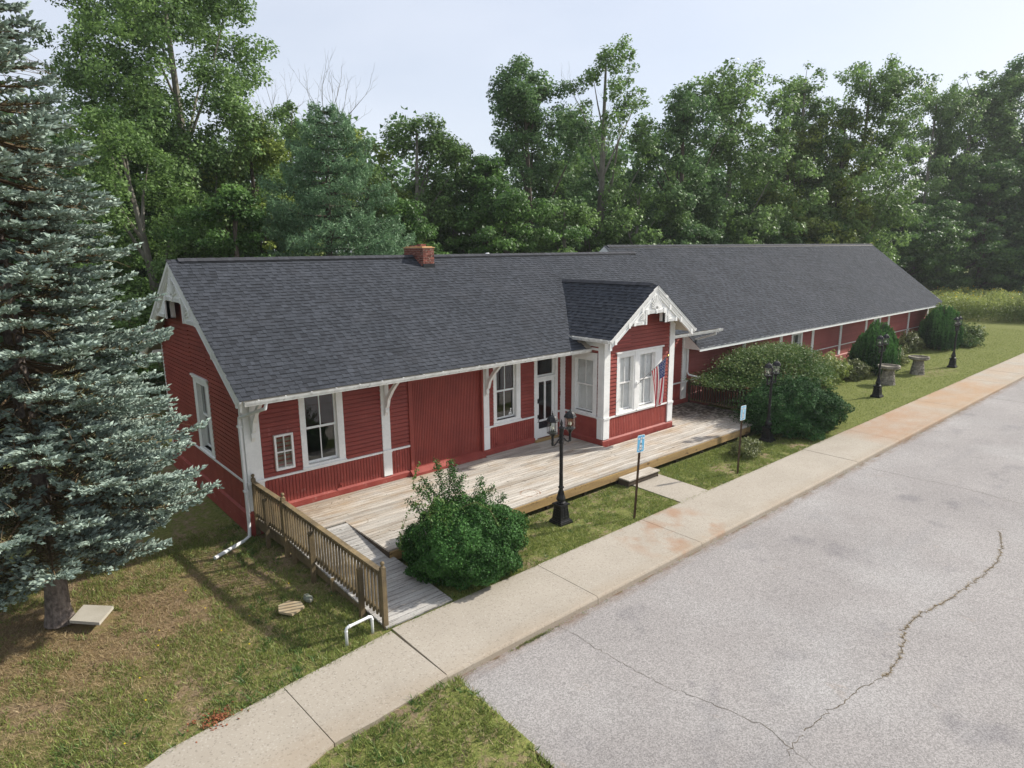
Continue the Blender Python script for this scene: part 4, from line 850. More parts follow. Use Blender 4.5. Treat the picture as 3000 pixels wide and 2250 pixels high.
# ---------------------------------------------------------------- lamps
LAMPL=['black twin-lantern lamp post standing in front of the deck, nearest of the lamps','black twin-lantern lamp post half sunk in the dark yew beside the sidewalk','black twin-lantern lamp post between the nearer weeping evergreen and the rounder bird bath','farthest black twin-lantern lamp post on the lawn beyond the bird baths']
def lamp(x,y,label):
    t=thing('street_lamp',label,'lamp post',(x,y,-.03),'lamp posts along the sidewalk'); z0=-.03
    b=MB(); 
    def sq(w0,w1,za,zb_):
        V=[(x+sx*w0/2,y+sy*w0/2,z0+za) for sx,sy in((-1,-1),(1,-1),(1,1),(-1,1))]+[(x+sx*w1/2,y+sy*w1/2,z0+zb_) for sx,sy in((-1,-1),(1,-1),(1,1),(-1,1))]
        b.add(V,[(3,2,1,0),(4,5,6,7),(0,1,5,4),(1,2,6,5),(2,3,7,6),(3,0,4,7)])
    sq(.44,.44,0,.05); sq(.42,.40,.05,.09); sq(.36,.34,.09,.12); sq(.32,.25,.12,.48); sq(.27,.33,.48,.50); sq(.33,.33,.50,.53)
    b.build('base',blackm,t)
    b=MB() # raised panels
    for k in range(4):
        Rk=Rz(k*math.pi/2)
        for(sx,sz,w_,h_) in((-.055,.40,.075,.006),(.055,.40,.075,.006),(-.055,.20,.085,.006),(.055,.20,.085,.006),(-.10,.30,.006,.2),(-.012,.30,.006,.2),(.012,.30,.006,.2),(.10,.30,.006,.2),(-.055,.33,.03,.03),(.055,.33,.03,.03),(-.055,.26,.035,.02),(.055,.26,.035,.02),(0,.30,.012,.3)):
            dd=-(.16-.035*(sz-.12)/.36)-.004; v=Rk@np.array([sx,dd,0]); b.box((x+v[0],y+v[1],z0+sz),(w_,.012,h_),Rk@Rx(-.09))
    b.build('base_relief',blackm,t)
    b=MB(); b.lathe((x,y,z0),[(.12,.53),(.125,.56),(.09,.58),(.085,.60),(.115,.625),(.12,.66),(.11,.70),(.085,.76),(.065,.84),(.055,.92),(.052,.95),(.075,.955),(.075,.985),(.055,.99),(.052,1.0),(.050,1.32),(.054,1.325),(.054,1.345),(.048,1.35),(.046,2.12),(.058,2.13),(.058,2.19),(.052,2.2),(.052,2.42),(.06,2.43),(.058,2.5),(.075,2.53),(.075,2.56),(.04,2.575),(.022,2.60),(.030,2.62),(.038,2.65),(.032,2.69),(.012,2.74),(.002,2.77)],14); b.build('pole',blackm,t,smooth=False)
    b=MB()
    for i in range(14):
        a=i*2*math.pi/14; b.tube([(x+.122*math.cos(a),y+.122*math.sin(a),z0+.65),(x+.088*math.cos(a),y+.088*math.sin(a),z0+.76),(x+.062*math.cos(a),y+.062*math.sin(a),z0+.88)],.006,4)
    b.build('fluting',blackm,t)
    for sg in(-1,1):
        lx=x+sg*.31
        b=MB(); b.tube([(x+sg*.03,y,z0+2.28),(x+sg*.10,y,z0+2.25),(x+sg*.17,y,z0+2.18),(x+sg*.25,y,z0+2.13),(x+sg*.30,y,z0+2.16),(lx,y,z0+2.22),(lx,y,z0+2.34)],[.022,.020,.02,.022,.028,.030,.028],8)
        b.tube([(x+sg*(.06+.035*math.cos(a)),y,z0+2.30+.035*math.sin(a)) for a in np.linspace(0,5.2,9)],.012,5); b.tube([(x+sg*(.10+.03*math.cos(a)),y,z0+2.20+.03*math.sin(a)) for a in np.linspace(2,7,9)],.010,5)
        b.lathe((lx,y,z0),[(.03,2.14),(.036,2.2),(.026,2.24),(.036,2.28),(.028,2.33),(.04,2.36)],8); b.build('arm',blackm,t)
        ln=MB(); ln.lathe((lx,y,z0),[(0.027,2.36),(0.061,2.40),(0.079,2.43),(0.144,2.47),(0.149,2.485),(0.122,2.49)],6,rot=.3)
        ln.lathe((lx,y,z0),[(0.122,2.755),(0.161,2.765),(0.163,2.785),(0.152,2.80),(0.140,2.83),(0.110,2.875),(0.067,2.91),(0.037,2.925),(0.018,2.935),(0.015,2.95),(0.024,2.965),(0.010,2.985),(0.007,3.03),(0.001,3.05)],6,rot=.3)
        for k in range(6): a=.3+k*math.pi/3; ln.tube([(lx+.137*math.cos(a),y+.137*math.sin(a),z0+2.485),(lx+.143*math.cos(a),y+.143*math.sin(a),z0+2.76)],.005,4)
        L_=ln.build('lantern',blackm,t); g=MB()
        for k in range(6):
            a=.3+k*math.pi/3; a2=a+math.pi/3; P=[(lx+.134*math.cos(q),y+.134*math.sin(q),z0+zz_) for q,zz_ in((a,2.488),(a2,2.488),(a2,2.757),(a,2.757))]; g.add(P,[(0,1,2,3)])
        g.build('glass_pane',lglass,L_)
        c=MB()
        for k in range(3): a=k*2.09; c.tube([(lx+.03*math.cos(a),y+.03*math.sin(a),z0+2.49),(lx+.03*math.cos(a),y+.03*math.sin(a),z0+2.56)],.011,6)
        c.build('candle_holder',blackm,L_); c=MB()
        for k in range(3): a=k*2.09; c.lathe((lx+.03*math.cos(a),y+.03*math.sin(a),z0+2.56),[(.010,0),(.016,.02),(.014,.045),(.002,.09)],6)
        c.build('bulb',bulbm,L_)
    return t
def copy_tree(o,parent=None,loc=None,label=None,group=None,rz=0,scale=None):
    c=o.copy(); COL.objects.link(c); c.parent=parent
    if loc is not None: c.location=loc; OFF[c.name]=np.array(loc,float)
    if label: c['label']=label
    if group: c['group']=group
    if rz: c.rotation_euler=(0,0,rz)
    if scale is not None: c.scale=scale
    for ch in list(o.children): copy_tree(ch,c)
    return c
lamp0=lamp(6.25,-4.70,LAMPL[0])
bpy.context.view_layer.update()
for (x,y,r_),lb in zip(((16.98,-4.62,.03),(27.4,-4.50,-.04),(38.6,-4.42,.02)),LAMPL[1:]): copy_tree(lamp0,None,(x,y,-.03),lb,rz=r_)
# ---------------------------------------------------------------- parking signs
def psign(x,y,H,lean,blue,label,seed):
    t=thing('parking_sign',label,'sign',(x,y,0),'small blue parking signs on posts'); g=random.Random(seed)
    top=np.array([x+lean,y,H]); bt=np.array([x,y,-.05]); d_=norm(top-bt); s_=norm(np.cross((0,1,0),d_)); 
    T=np.stack([s_ ,np.cross(d_,s_),d_],1)
    b=MB(); c=(top+bt)/2; L_=np.linalg.norm(top-bt)
    b.box(c+T@np.array([0,0,0]),(.05,.006,L_),T); b.box(c+T@np.array([-.022,-.018,0]),(.006,.034,L_),T); b.box(c+T@np.array([.022,-.018,0]),(.006,.034,L_),T); b.build('post',bronze,t)
    sc_=top-d_*.24; w_,h_=.30,.46
    def plate(w2,h2,r_,o_,th):
        P=[]
        for (cx,cy,a0) in((w2/2-r_,h2/2-r_,0),(-w2/2+r_,h2/2-r_,90),(-w2/2+r_,-h2/2+r_,180),(w2/2-r_,-h2/2+r_,270)):
            for k in range(4): a=math.radians(a0+30*k); P.append(sc_+T@np.array([cx+r_*math.cos(a),o_,cy+r_*math.sin(a)]))
        return P,T@np.array([0,th,0])
    sgn=-1
    b=MB(); P,dv=plate(w_,h_,.035,-.040,-.004); b.prism(P,dv); pl=b.build('sign_plate',signw,t)
    b=MB(); P,dv=plate(w_-.03,h_-.03,.028,-.044,-.002); b.prism(P,dv); b.build('sign_face',signb if blue else signf,pl)
    b=MB() # worn pale figure and wheel, weathered past reading
    def bx(cx,cz,w2,h2,an=0,o_=-.0485): b.box(sc_+T@np.array([cx,o_,cz]),(w2,.002,h2),T@Ry(an))
    bx(-.085,.135,.07,.035); bx(.085,.135,.075,.04); bx(0,.15,.05,.08); bx(.0,.05,.055,.16,.03); bx(-.01,-.05,.085,.13); bx(-.005,-.13,.11,.07); bx(.045,-.07,.05,.03,.4); bx(-.06,-.16,.06,.035,-.3); bx(.05,-.15,.05,.03)
    b.build('worn_symbol',signg,pl)
    b=MB()
    for cz in(.185,-.19): P=[sc_+T@np.array([.011*math.cos(k*math.pi/4),-.048,cz+.011*math.sin(k*math.pi/4)]) for k in range(8)]; b.prism(P,T@np.array([0,-.006,0]))
    b.build('bolt',darkmetal,pl); return t
psign(7.86,-5.80,2.24,.15,True,'deep blue parking sign on a leaning brown post nearest the wooden step',1)
psign(12.99,-5.76,2.17,.06,False,'faded pale blue parking sign in front of the dark yew bush',2)
# ---------------------------------------------------------------- flag
fl=thing('national_flag','stars and stripes flag hanging from an angled pole beside the bay windows','flag',(12.8,-1.9,2.25))
p0=np.array([12.8,-1.88,2.25]); p1=np.array([12.8,-3.10,3.40]); b=MB(); b.tube([p0,p1],.011,8); pole_=b.build('pole',mat('flag_pole',(.35,.35,.36),rough=.4),fl)
b=MB(); b.ball(p1+norm(p1-p0)*.03,.035,10,6); b.build('finial',goldm,fl); b=MB(); b.bb((12.76,-1.90,2.20),(12.84,-1.87,2.36)); b.tube([p0,p0+(p1-p0)*.08],.02,8); b.build('bracket',white,fl)
# cloth: hoist runs down the pole from near the tip, fly hangs down
NH,NF_=26,40; dP=p0-p1; Lp=np.linalg.norm(dP); dP=dP/Lp; V=[];MI=[];Fs=[]
for i in range(NH+1):
    s_=i/NH
    for j in range(NF_+1):
        f_=j/NF_; q=p1+dP*(.05+.80*s_)
        drop=1.50*f_*(1-.10*s_)
        gath=1-.50*f_**.8        # folds pull together as the cloth hangs
        mid=p1+dP*.38; x_=q+(mid-q)*(1-gath)*np.array([0,1,.55])
        x_=x_+np.array([.055*math.sin(s_*13+f_*2.2)*f_**.6+.05*f_,.03*math.sin(s_*17+1+f_*3)*f_,-drop])
        V.append(x_)
for i in range(NH):
    for j in range(NF_):
        Fs.append((i*(NF_+1)+j,(i+1)*(NF_+1)+j,(i+1)*(NF_+1)+j+1,i*(NF_+1)+j+1)); st_i=int(i/2)  # 13 stripes
        canton=(st_i<7 and j<NF_*.4)
        MI.append(2 if canton else (0 if st_i%2==0 else 1))
b=MB(); b.add(V,Fs); b.m=MI; cl=b.build('cloth',[flagr,flagw,flagb],fl,smooth=True)
b=MB(); Va=np.array(V).reshape(NH+1,NF_+1,3)
for r_ in range(9):
    for c_ in range(6 if r_%2==0 else 5):
        i=(r_+.9)*13.2/10; j=(c_+(.6 if r_%2==0 else 1.1))*16/6.3; i0,j0=int(i),int(j); pp=Va[i0,j0]; n_=norm(np.cross(Va[i0+1,j0]-pp,Va[i0,j0+1]-pp))
        for sg in(1,-1): 
            u_=norm(Va[i0,j0+1]-pp); v_=np.cross(n_,u_); P=[pp+sg*n_*.004+(u_*math.cos(a)+v_*math.sin(a))*(.020 if k%2==0 else .009) for k,a in enumerate(np.arange(10)*math.pi/5)]; b.add(P,[tuple(range(10))])
b.build('stars',flagw,fl)
# ---------------------------------------------------------------- bird baths of field stone
BBL=['stone bird bath with a wide bowl beside the third lamp post, nearer of the two','stone bird bath standing farther along the lawn, with grey flat bowl']
def birdbath(x,y,label,seed):
    t=thing('bird_bath',label,'bird bath',(x,y,-.03),'stone bird baths on the lawn'); g=random.Random(seed)
    b=MB(); b.lathe((x,y,-.05),[(.34,0),(.33,.05),(.22,.76),(.23,.80)],14); core=b.build('pedestal',stonemort,t)
    b=MB(); b.lathe((x,y,-.05),[(.20,.78),(.40,.82),(.47,.86),(.48,.97),(.45,.98),(.42,.94),(.30,.91),(.02,.90)],20); bowl=b.build('bowl',stonemort,t)
    PS=[]
    z=.02
    for k in range(9):
        rr_=.335-.115*(z/.78); n=max(6,int(2*math.pi*rr_/.16)); 
        for i in range(n):
            a=(i+.5*(k%2)+g.uniform(-.1,.1))*2*math.pi/n; Rm=Rz(a)@Ry(-.14)@Rx(g.uniform(-.15,.15)); PS.append(((x+rr_*math.cos(a),y+rr_*math.sin(a),-.05+z+.04),(.05,2*math.pi*rr_/n*g.uniform(.75,.9),g.uniform(.055,.08)),Rm,g.random()))
        z+=.086
    pieces('stone','stones',stone,t,PS)
    PS=[]
    for i in range(22):
        a=i*2*math.pi/22; PS.append(((x+.485*math.cos(a),y+.485*math.sin(a),.87),(.05,.125,.055),Rz(a),g.random())); PS.append(((x+.475*math.cos(a+.14),y+.475*math.sin(a+.14),.935),(.07,.12,.05),Rz(a+.14),g.random()))
    pieces('rim_stone','rim_stones',stone,t,PS); return t
birdbath(30.75,-3.75,BBL[0],1); birdbath(34.85,-3.80,BBL[1],2)
# ---------------------------------------------------------------- small ground things
b=MB(); V=[(-4.08,-1.75),(-3.78,-1.27),(-3.34,-1.72),(-3.66,-2.22)]; b.prism([(x,y,-.02) for x,y in V],(0,0,.06)); o=b.build('concrete_pad',slabm,None,origin=(-3.7,-1.75,0)); o['label']='pale square concrete pad lying in the dry grass beside the spruce trunk'; o['category']='concrete pad'
b=MB(); V=[(-.82,-3.78),(-.60,-3.74),(-.42,-3.95),(-.44,-4.16),(-.74,-4.28),(-.90,-4.0)]; b.prism([(x,y,-.07) for x,y in V],(0,0,.045)); o=b.build('wooden_cover',plyw,None,origin=(-.6,-4,0)); o['label']='six sided flat wooden cover lying in the grass left of the ramp railing'; o['category']='wooden cover'
b=MB(); b.ball((-.26,-3.93,-.02),.1,7,5,.8); Vv=b.v[0]; b.v[0]=np.array([-.26,-3.93,-.04])+((Vv-np.array([-.26,-3.93,-.04]))*np.array([.8,1.5,.9]))*(1+.25*np.random.default_rng(2).random((len(Vv),1))); o=b.build('garden_rock',rockm,None,origin=(-.26,-3.93,-.03)); o['label']='grey green rock in the grass next to the wooden cover'; o['category']='rock'
b=MB(); b.tube([(-.40,-5.92,-.1),(-.40,-5.92,.26),(-.385,-5.92,.30),(-.35,-5.92,.315),(.09,-5.88,.315),(.125,-5.88,.30),(.14,-5.88,.26),(.14,-5.88,-.1)],.028,10); 
for p in((-.40,-5.92,.24),(-.33,-5.92,.315),(.07,-5.88,.315),(.14,-5.88,.24)): b.ball(p,.036,8,5)
o=b.build('bent_pipe',pvc,None,origin=(-.1,-5.9,0),smooth=True); o['label']='white plastic pipe bent into a hoop at the foot of the ramp railing'; o['category']='pipe'
# ---------------------------------------------------------------- vegetation
def shell_clumps(g,r,H,cb,kind,n):
    """clump centres spread over the lobes of a crown"""
    lobes=[]; nl=int({'cots':6,'cot':9,'cotb':10,'map':10,'yel':9}[kind]+H*.75)
    for i in range(nl):
        t=(i+.5)/nl if i<nl-2 else .98
        if kind in('cot','cotb','cots'): pr=math.sin(math.pi*min(.93,.12+.80*t))**.7
        elif kind=='yel': pr=math.sin(math.pi*(.14+.74*t))**.7
        else: pr=(1-t**3)**.6
        lr=r*(.30+.18*g.random())*(1.1-.42*t)*(.78 if kind=='cots' else 1)
        a=i*2.4+g.normal()*.5; rr=max(0,r*pr-lr*.8)*(.55+.5*g.random()); z=cb*H+(1-cb)*H*t; z=min(z,H-lr*1.25) if i<nl-1 else H-lr*1.35
        lobes.append((rr*math.cos(a),rr*math.sin(a),z,lr))
    for _ in range(nl//2):
        k=lobes[g.integers(0,nl)]; a=g.random()*6.28; lobes.append((k[0]+k[3]*.9*math.cos(a),k[1]+k[3]*.9*math.sin(a),k[2]+g.normal()*k[3]*.5-.2*k[3],k[3]*.55))
    L=np.array(lobes); L[:,2]=np.minimum(L[:,2],H-L[:,3]*1.1); p=L[:,3]**2; p/=p.sum(); k=g.choice(len(L),n,p=p); dd=g.normal(size=(n,3)); dd/=np.linalg.norm(dd,axis=1,keepdims=True)
    return L[k,:3]+dd*(L[k,3]*g.random(n)**.4)[:,None]*np.array([1,1,1.25 if kind!='map' else .9])
def tree(x,y,H,r,kind,cb,label,seed):
    g=np.random.default_rng(seed); t=thing('white_pine' if kind=='pine' else ('cottonwood_tree' if kind[:3]=='cot' else 'broadleaf_tree'),label,'tree',(x,y,-.1),'trees along the wood edge behind the building')
    o=np.array((x,y,-.1)); lean=g.normal(size=2)*.02*H
    if 'leaning' in label: lean=np.array([-1.2,.3])
    axis=lambda z:o+np.array([lean[0]*(z/H)**1.5,lean[1]*(z/H)**1.5,z])
    lm={'cot':L_cot,'cotb':L_cot2,'cots':L_cot,'map':L_map,'yel':L_yel,'pine':L_pine}[kind]
    b=MB(); tr=.016*H+.05
    zs=np.linspace(0,H*.92,9); b.tube([axis(z)+np.append(g.normal(size=2)*.04*(0<i<5),0) for i,z in enumerate(zs)],[tr*(1-.9*z/(H*.95))+.02 for z in zs],8)
    if kind=='pine':
        P=[];Nn=[];T_=[];z=.6
        while z<H-.2:
            nb=g.integers(4,7); a0=g.random()*6
            for k in range(nb):
                a=a0+k*2*math.pi/nb+g.normal()*.25; L_=r*(1-z/H)**.55*(.62+.75*g.random())+.25
                d_=np.array([math.cos(a),math.sin(a),0]); s_=np.array([-d_[1],d_[0],0])
                tip=axis(z)+d_*L_+[0,0,.12*L_]; b.tube([axis(z),axis(z)+d_*L_*.5+[0,0,.0],tip],[.05,.03,.012],4)
                m=int(300*L_); u_=g.random(m)**.7; w_=(g.random(m)-.5)*(.35+.55*np.minimum(1,2.2*(1-u_)))*L_*.75
                q=axis(z)+d_*(L_*(.25+.78*u_))[:,None]+s_*w_[:,None]+np.array([0,0,1])*(.12*L_*u_**2+g.normal(size=m)*.10+.12*(np.sin(w_*9+u_*11)))[:,None]
                P.append(q); Nn.append(g.normal(size=(m,3))*.7+[0,0,.5]); T_.append(np.clip(.25+.5*u_+g.normal(size=m)*.18,0,1))
            z+=.42+.1*g.random()
        P=np.vstack(P);Nn=np.vstack(Nn);T_=np.concatenate(T_)
        b.build('trunk',trunkm,t); V=leafquads(P,Nn,.17,g,.22); rawmesh('crown',V,len(P),4,lm,t,T_); return t
    dens={'cot':1.,'cotb':1.15,'cots':.5,'map':1.2,'yel':1.05}[kind]
    ncl=int(6.6*r*H**.85*dens); C_=shell_clumps(g,r,H,cb,kind,ncl); cr=(.36+.035*r)*(.55+.8*g.random(ncl)); 
    if kind=='cots': cr*=.9
    # limbs towards some of the clumps
    nl=int((22 if kind in('cots',) else 13)); 
    for i in g.choice(ncl,min(nl,ncl),replace=False):
        c=C_[i]; rad=math.hypot(c[0],c[1]); z0=max(.12*H,c[2]-rad*(1.1 if kind!='map' else .5)-.6-.12*H*g.random()); z0=min(z0,.85*H)
        A=axis(z0); B_=axis(c[2])+[c[0],c[1],0]; M=A*.5+B_*.5+np.array([0,0,-.08*rad])+g.normal(size=3)*.12
        b.tube([A,M,B_],[.10*(1-z0/H)+.045,.06*(1-z0/H)+.03,.012],5)
    b.build('trunk',greybark if kind in('cot','cots') else trunkm,t)
    ds=math.hypot(x-CAMP[0],y-CAMP[1]); ls=min(.24,max(.13,.0042*ds)); nk=(.235/ls)**2
    nleaf=(np.maximum(18,120*cr**2*({'cot':1,'cotb':1.15,'cots':1.0,'map':1.35,'yel':1.2}[kind]))*2.2*nk).astype(int)
    idx=np.repeat(np.arange(ncl),nleaf); m=len(idx); dr=g.normal(size=(m,3)); dr/=np.linalg.norm(dr,axis=1,keepdims=True); rd=g.random(m)**.45
    sc_=np.array([1,1,.75 if kind!='map' else .5]); P=C_[idx]+dr*(rd*cr[idx])[:,None]*sc_*1.25
    Pz=P[:,2].copy(); P[:,0]+=lean[0]*(np.clip(Pz/H,0,1))**1.5; P[:,1]+=lean[1]*(np.clip(Pz/H,0,1))**1.5
    ok=Pz>.3; P=P[ok]; dr=dr[ok]; idx=idx[ok]; m=len(P)
    out=P-np.array([0,0,H*.5]); out/=np.linalg.norm(out,axis=1,keepdims=True)
    Nn=dr*.55+out*.35+np.array([0,0,.45])+g.normal(size=(m,3))*.55
    ct=g.normal(size=ncl)*.18; T_=np.clip(.42+ct[idx]+g.normal(size=m)*.20,0,1)
    V=leaftris(P+o,Nn,ls,g,.9); rawmesh('crown',V,m,3,lm,t,T_)
    if kind=='cots' or 'dead twigs' in label: deadcrown(o+[.3,0,H*.62],H*.25,g,t,n=12)
    return t
def deadcrown(base,L,g,parent,name='dead_branch',n=16):
    b=MB()
    def br(p,d,l,r_,k):
        q=p+d*l*.5+g.normal(size=3)*.05*l; e=q+norm(d+g.normal(size=3)*.18+[0,0,.12])*l*.5
        b.tube([p,q,e],[r_,r_*.75,r_*.45],4)
        if k>0:
            for _ in range(3): br(e if _ else q,norm(d+g.normal(size=3)*.38+[0,0,.22]),l*(.45+.25*g.random()),r_*.5,k-1)
    for i in range(max(3,n//4)): br(np.array(base,float),norm(np.array([g.normal()*.28,g.normal()*.28,1])),L*.5*(.7+.5*g.random()),.045,3)
    return b.build(name,greybark,parent)
TREES=[
(5.3,21.2,21.8,6.3,'cot',0.30,'tall cottonwood with a forked pale trunk, rising highest behind the left gable'),
(2.0,14.7,12.4,3.3,'cot',0.25,'leaning cottonwood with grey limbs just right of the blue spruce'),
(7.3,18.1,14.0,3.4,'yel',0.12,'light green maple between the tallest cottonwood and the white pine'),
(8.1,12.1,13.1,4.0,'pine',0.02,'blue green white pine with layered boughs behind the main roof'),
(4.0,11.6,9.8,2.6,'map',0.05,'dark low maple under the tallest cottonwood'),
(11.8,23.7,15.7,2.3,'cot',0.40,'thin topped tree with a few orange leaves behind the white pine'),
(13.0,17.3,13.4,2.6,'yel',0.10,'yellowish tree immediately right of the white pine'),
(16.1,17.3,14.8,3.7,'cot',0.20,'green poplar with twin pointed tops above the chimney'),
(18.9,17.6,13.5,2.6,'cot',0.20,'low rounded poplar left of the sky gap'),
(12.1,12.0,9.7,3.3,'map',0.05,'small dark tree right behind the chimney'),
(18.8,12.3,10.7,4.4,'map',0.05,'broad mid green elm in front of the airy cottonwoods'),
(19.3,14.6,12.6,3.1,'map',0.10,'dull green tree at the right edge of the sky gap'),
(24.1,15.8,18.5,4.8,'cotb',0.20,'left one of the pair of airy cottonwoods, with bushy left side'),
(28.9,14.4,20.2,5.4,'cots',0.25,'very open cottonwood with dead twigs in its crown'),
(23.2,11.9,10.2,3.5,'cot',0.05,'pale leaved small cottonwood behind the near roof ridge'),
(29.8,12.3,11.4,4.2,'cot',0.05,'leafy poplar before the open cottonwood'),
(35.2,12.3,17.8,4.2,'cotb',0.15,'dark rounded cottonwood right of the open cottonwood'),
(42.4,12.9,20.8,6.3,'cot',0.15,'wide cottonwood with two rounded tops above the freight roof'),
(53.0,12.5,22.0,4.7,'cot',0.20,'narrow cottonwood left of the highest right hand crown'),
(56.9,9.1,22.9,6.2,'cot',0.15,'highest cottonwood above the far end of the freight roof'),
(51.5,12.4,17.4,4.4,'yel',0.10,'yellowish willow shaped tree leaning over the freight roof'),
(54.5,9.9,18.7,4.2,'yel',0.15,'bright green tree below the highest right hand crown'),
(84.0,12.5,25.7,6.0,'cotb',0.10,'cottonwood with a ragged crown beyond the end of the long roof'),
(90.0,10.3,26.9,6.5,'cot',0.10,'tall poplar second from the right edge'),
(95.6,8.1,28.9,6.4,'cotb',0.10,'tallest poplar near the right edge'),
(102.0,5.6,28.5,7.6,'cot',0.10,'poplar cut by the right edge of the picture'),
(87.2,6.8,18.1,9.3,'map',0.02,'huge dark maple standing over the weed field'),
(96.1,3.4,15.5,7.7,'yel',0.02,'olive green tree at the right edge over the weeds'),
(74.0,11.4,12.6,8.1,'map',0.02,'dark spreading tree at the far corner of the long roof'),
(45.7,12.7,11.3,5.7,'map',0.05,'dark low tree behind the middle of the freight roof'),
(36.2,12.1,11.8,4.2,'cot',0.05,'small cottonwood with pale leaves behind the freight roof ridge'),
(54.0,10.2,11.6,5.6,'map',0.05,'round shrubby tree behind the far freight ridge'),
(1.1,19.5,12.0,3.4,'map',0.10,'dark maple seen through the top of the blue spruce'),
(-1.1,25.4,10.6,5.1,'map',0.05,'dark tree filling the gap left of the spruce tip'),

]
PROTO={}
for i,(x,y,H,r,k,cb,lb) in enumerate(TREES):
    far=math.hypot(x-CAMP[0],y-CAMP[1])>47 and k!='pine'; pk='cot' if k=='cotb' else k
    if far and len(PROTO.get(pk,[]))>=(3 if pk=='cot' else 2):
        o0,r0,H0=PROTO[pk][i%len(PROTO[pk])]; copy_tree(o0,None,(x,y,-.1),lb,'trees along the wood edge behind the building',rz=i*2.1,scale=(r/r0,r/r0,H/H0)); continue
    t=tree(x,y,H,r,k,cb,lb,100+i)
    if far: PROTO.setdefault(pk,[]).append((t,r,H))
for i,(x,y,H,lb) in enumerate(((14.9,23.8,18.0,'bare dead tree with fine branches standing above the white pine, right one'),(12.6,27.9,18.4,'bare dead snag with curved twigs above the white pine, left one'))):
    g=np.random.default_rng(50+i); t=thing('dead_tree',lb,'dead tree',(x,y,0),'dead trees behind the white pine'); b=MB(); b.tube([(x,y,-.1),(x+.1,y,6),(x,y,H-6.3)],[.2,.14,.09],6); b.build('trunk',greybark,t); deadcrown((x,y,H-6.5),7.0,g,t,'branch')
# far wood behind, one mass
g=np.random.default_rng(77); P=[];T_=[]
def massclumps(pts,zt,cr0,per):
    for (px,py),z1 in zip(pts,zt):
        n=int(z1*2.2)
        for _ in range(n):
            z=z1*g.random()**.8; c=np.array([px+g.normal()*1.6,py+g.normal()*1.6,z]); cr=cr0*(.6+.8*g.random()); m=per; d_=g.normal(size=(m,3)); d_/=np.linalg.norm(d_,axis=1,keepdims=True); P.append(c+d_*(g.random((m,1))**.45)*cr); T_.append(np.clip(g.normal()*.12+.35+g.normal(size=m)*.2,0,1))
xs_=np.arange(-40,100,2.6); massclumps([(x,29+4*math.sin(x*.3)+2*g.random()) for x in xs_],[12.5+2.8*g.random()+(4 if x>38 else 0) for x in xs_],1.4,80)
xs_=np.arange(-12,70,2.0); massclumps([(x,21+2.0*g.random()) for x in xs_],[9.6+2.4*g.random()+(2.5 if x>34 else 0) for x in xs_],1.15,95)
ys_=np.arange(-12,30,2.6); massclumps([(-34+2*g.random(),y) for y in ys_],[11+4*g.random() for y in ys_],1.4,60)  # unseen row off to the left, added to screen the gable from low sky
ys_=np.arange(-45,26,2.6); massclumps([(96+3*g.random(),y) for y in ys_],[13+3*g.random() for y in ys_],1.4,62)
ys_=np.arange(-34,4,2.2); massclumps([(86+1.5*g.random(),y) for y in ys_],[9.0+3*g.random() for y in ys_],1.1,75)
xs_=np.arange(46,66,2.0); massclumps([(x,13.5+g.random()) for x in xs_],[5.5+2.5*g.random() for x in xs_],.9,85)
P=np.vstack(P);T_=np.concatenate(T_); Nn=g.normal(size=P.shape)*.8+[0,0,.5]
o=rawmesh('distant_woods',leaftris(P,Nn,.36,g,.9),len(P),3,L_cot2,None,T_,kind='stuff'); o['label']='dark green wood filling the gaps behind the trees'
b=MB()
for i in range(120):
    x=g.uniform(-30,95);y=g.uniform(18,32); b.tube([(x,y,0),(x+g.normal()*.4,y,g.uniform(8,12))],[.14,.05],5)
o=b.build('distant_trunks',greybark,None,kind='stuff')
# ---- tall weeds in the field beyond the lawn
g=np.random.default_rng(9); n=5200; x=66+g.random(n)**1.2*13; y=-12+g.random(n)*24; x=x+.30*np.clip(y-2,0,9)*0+ (y<2)*(-.45)*(y-2)*-.6*0
ok=(x>65+ .55*(4.9-np.clip(y,-12,4.9))*.62); x=x[ok];y=y[ok];n=len(x)
h=(1.2+1.3*fnoise(x*.5,y*.5,3))*(1.05+.25*g.random(n)); P=[];T_=[];N_=[]
for q in range(17):
    f_=g.random(n)**.7; P.append(np.stack([x+g.normal(size=n)*.10,y+g.normal(size=n)*.10,h*f_],1)); T_.append(np.clip(.15+.75*f_**2+g.normal(size=n)*.15+.35*(fnoise(x*.35+9,y*.35,3)-.5),0,1)); N_.append(g.normal(size=(n,3))+[-.6,-.4,.3])
P=np.vstack(P);N_=np.vstack(N_);T_=np.concatenate(T_)
o=rawmesh('tall_weeds',leafquads(P,N_,.16,g,.42),len(P),4,L_weed,None,T_,kind='stuff'); o['label']='tall yellow green weeds and goldenrod beyond the lawn'
m=500; i_=g.choice(n,m); P=np.stack([x[i_]+g.normal(size=m)*.1,y[i_]+g.normal(size=m)*.1,h[i_]*1.02],1); rawmesh('goldenrod_flowers',leafquads(P,g.normal(size=(m,3)),.13,g,.9),m,4,L_yf,o,np.full(m,.5),kind='stuff')
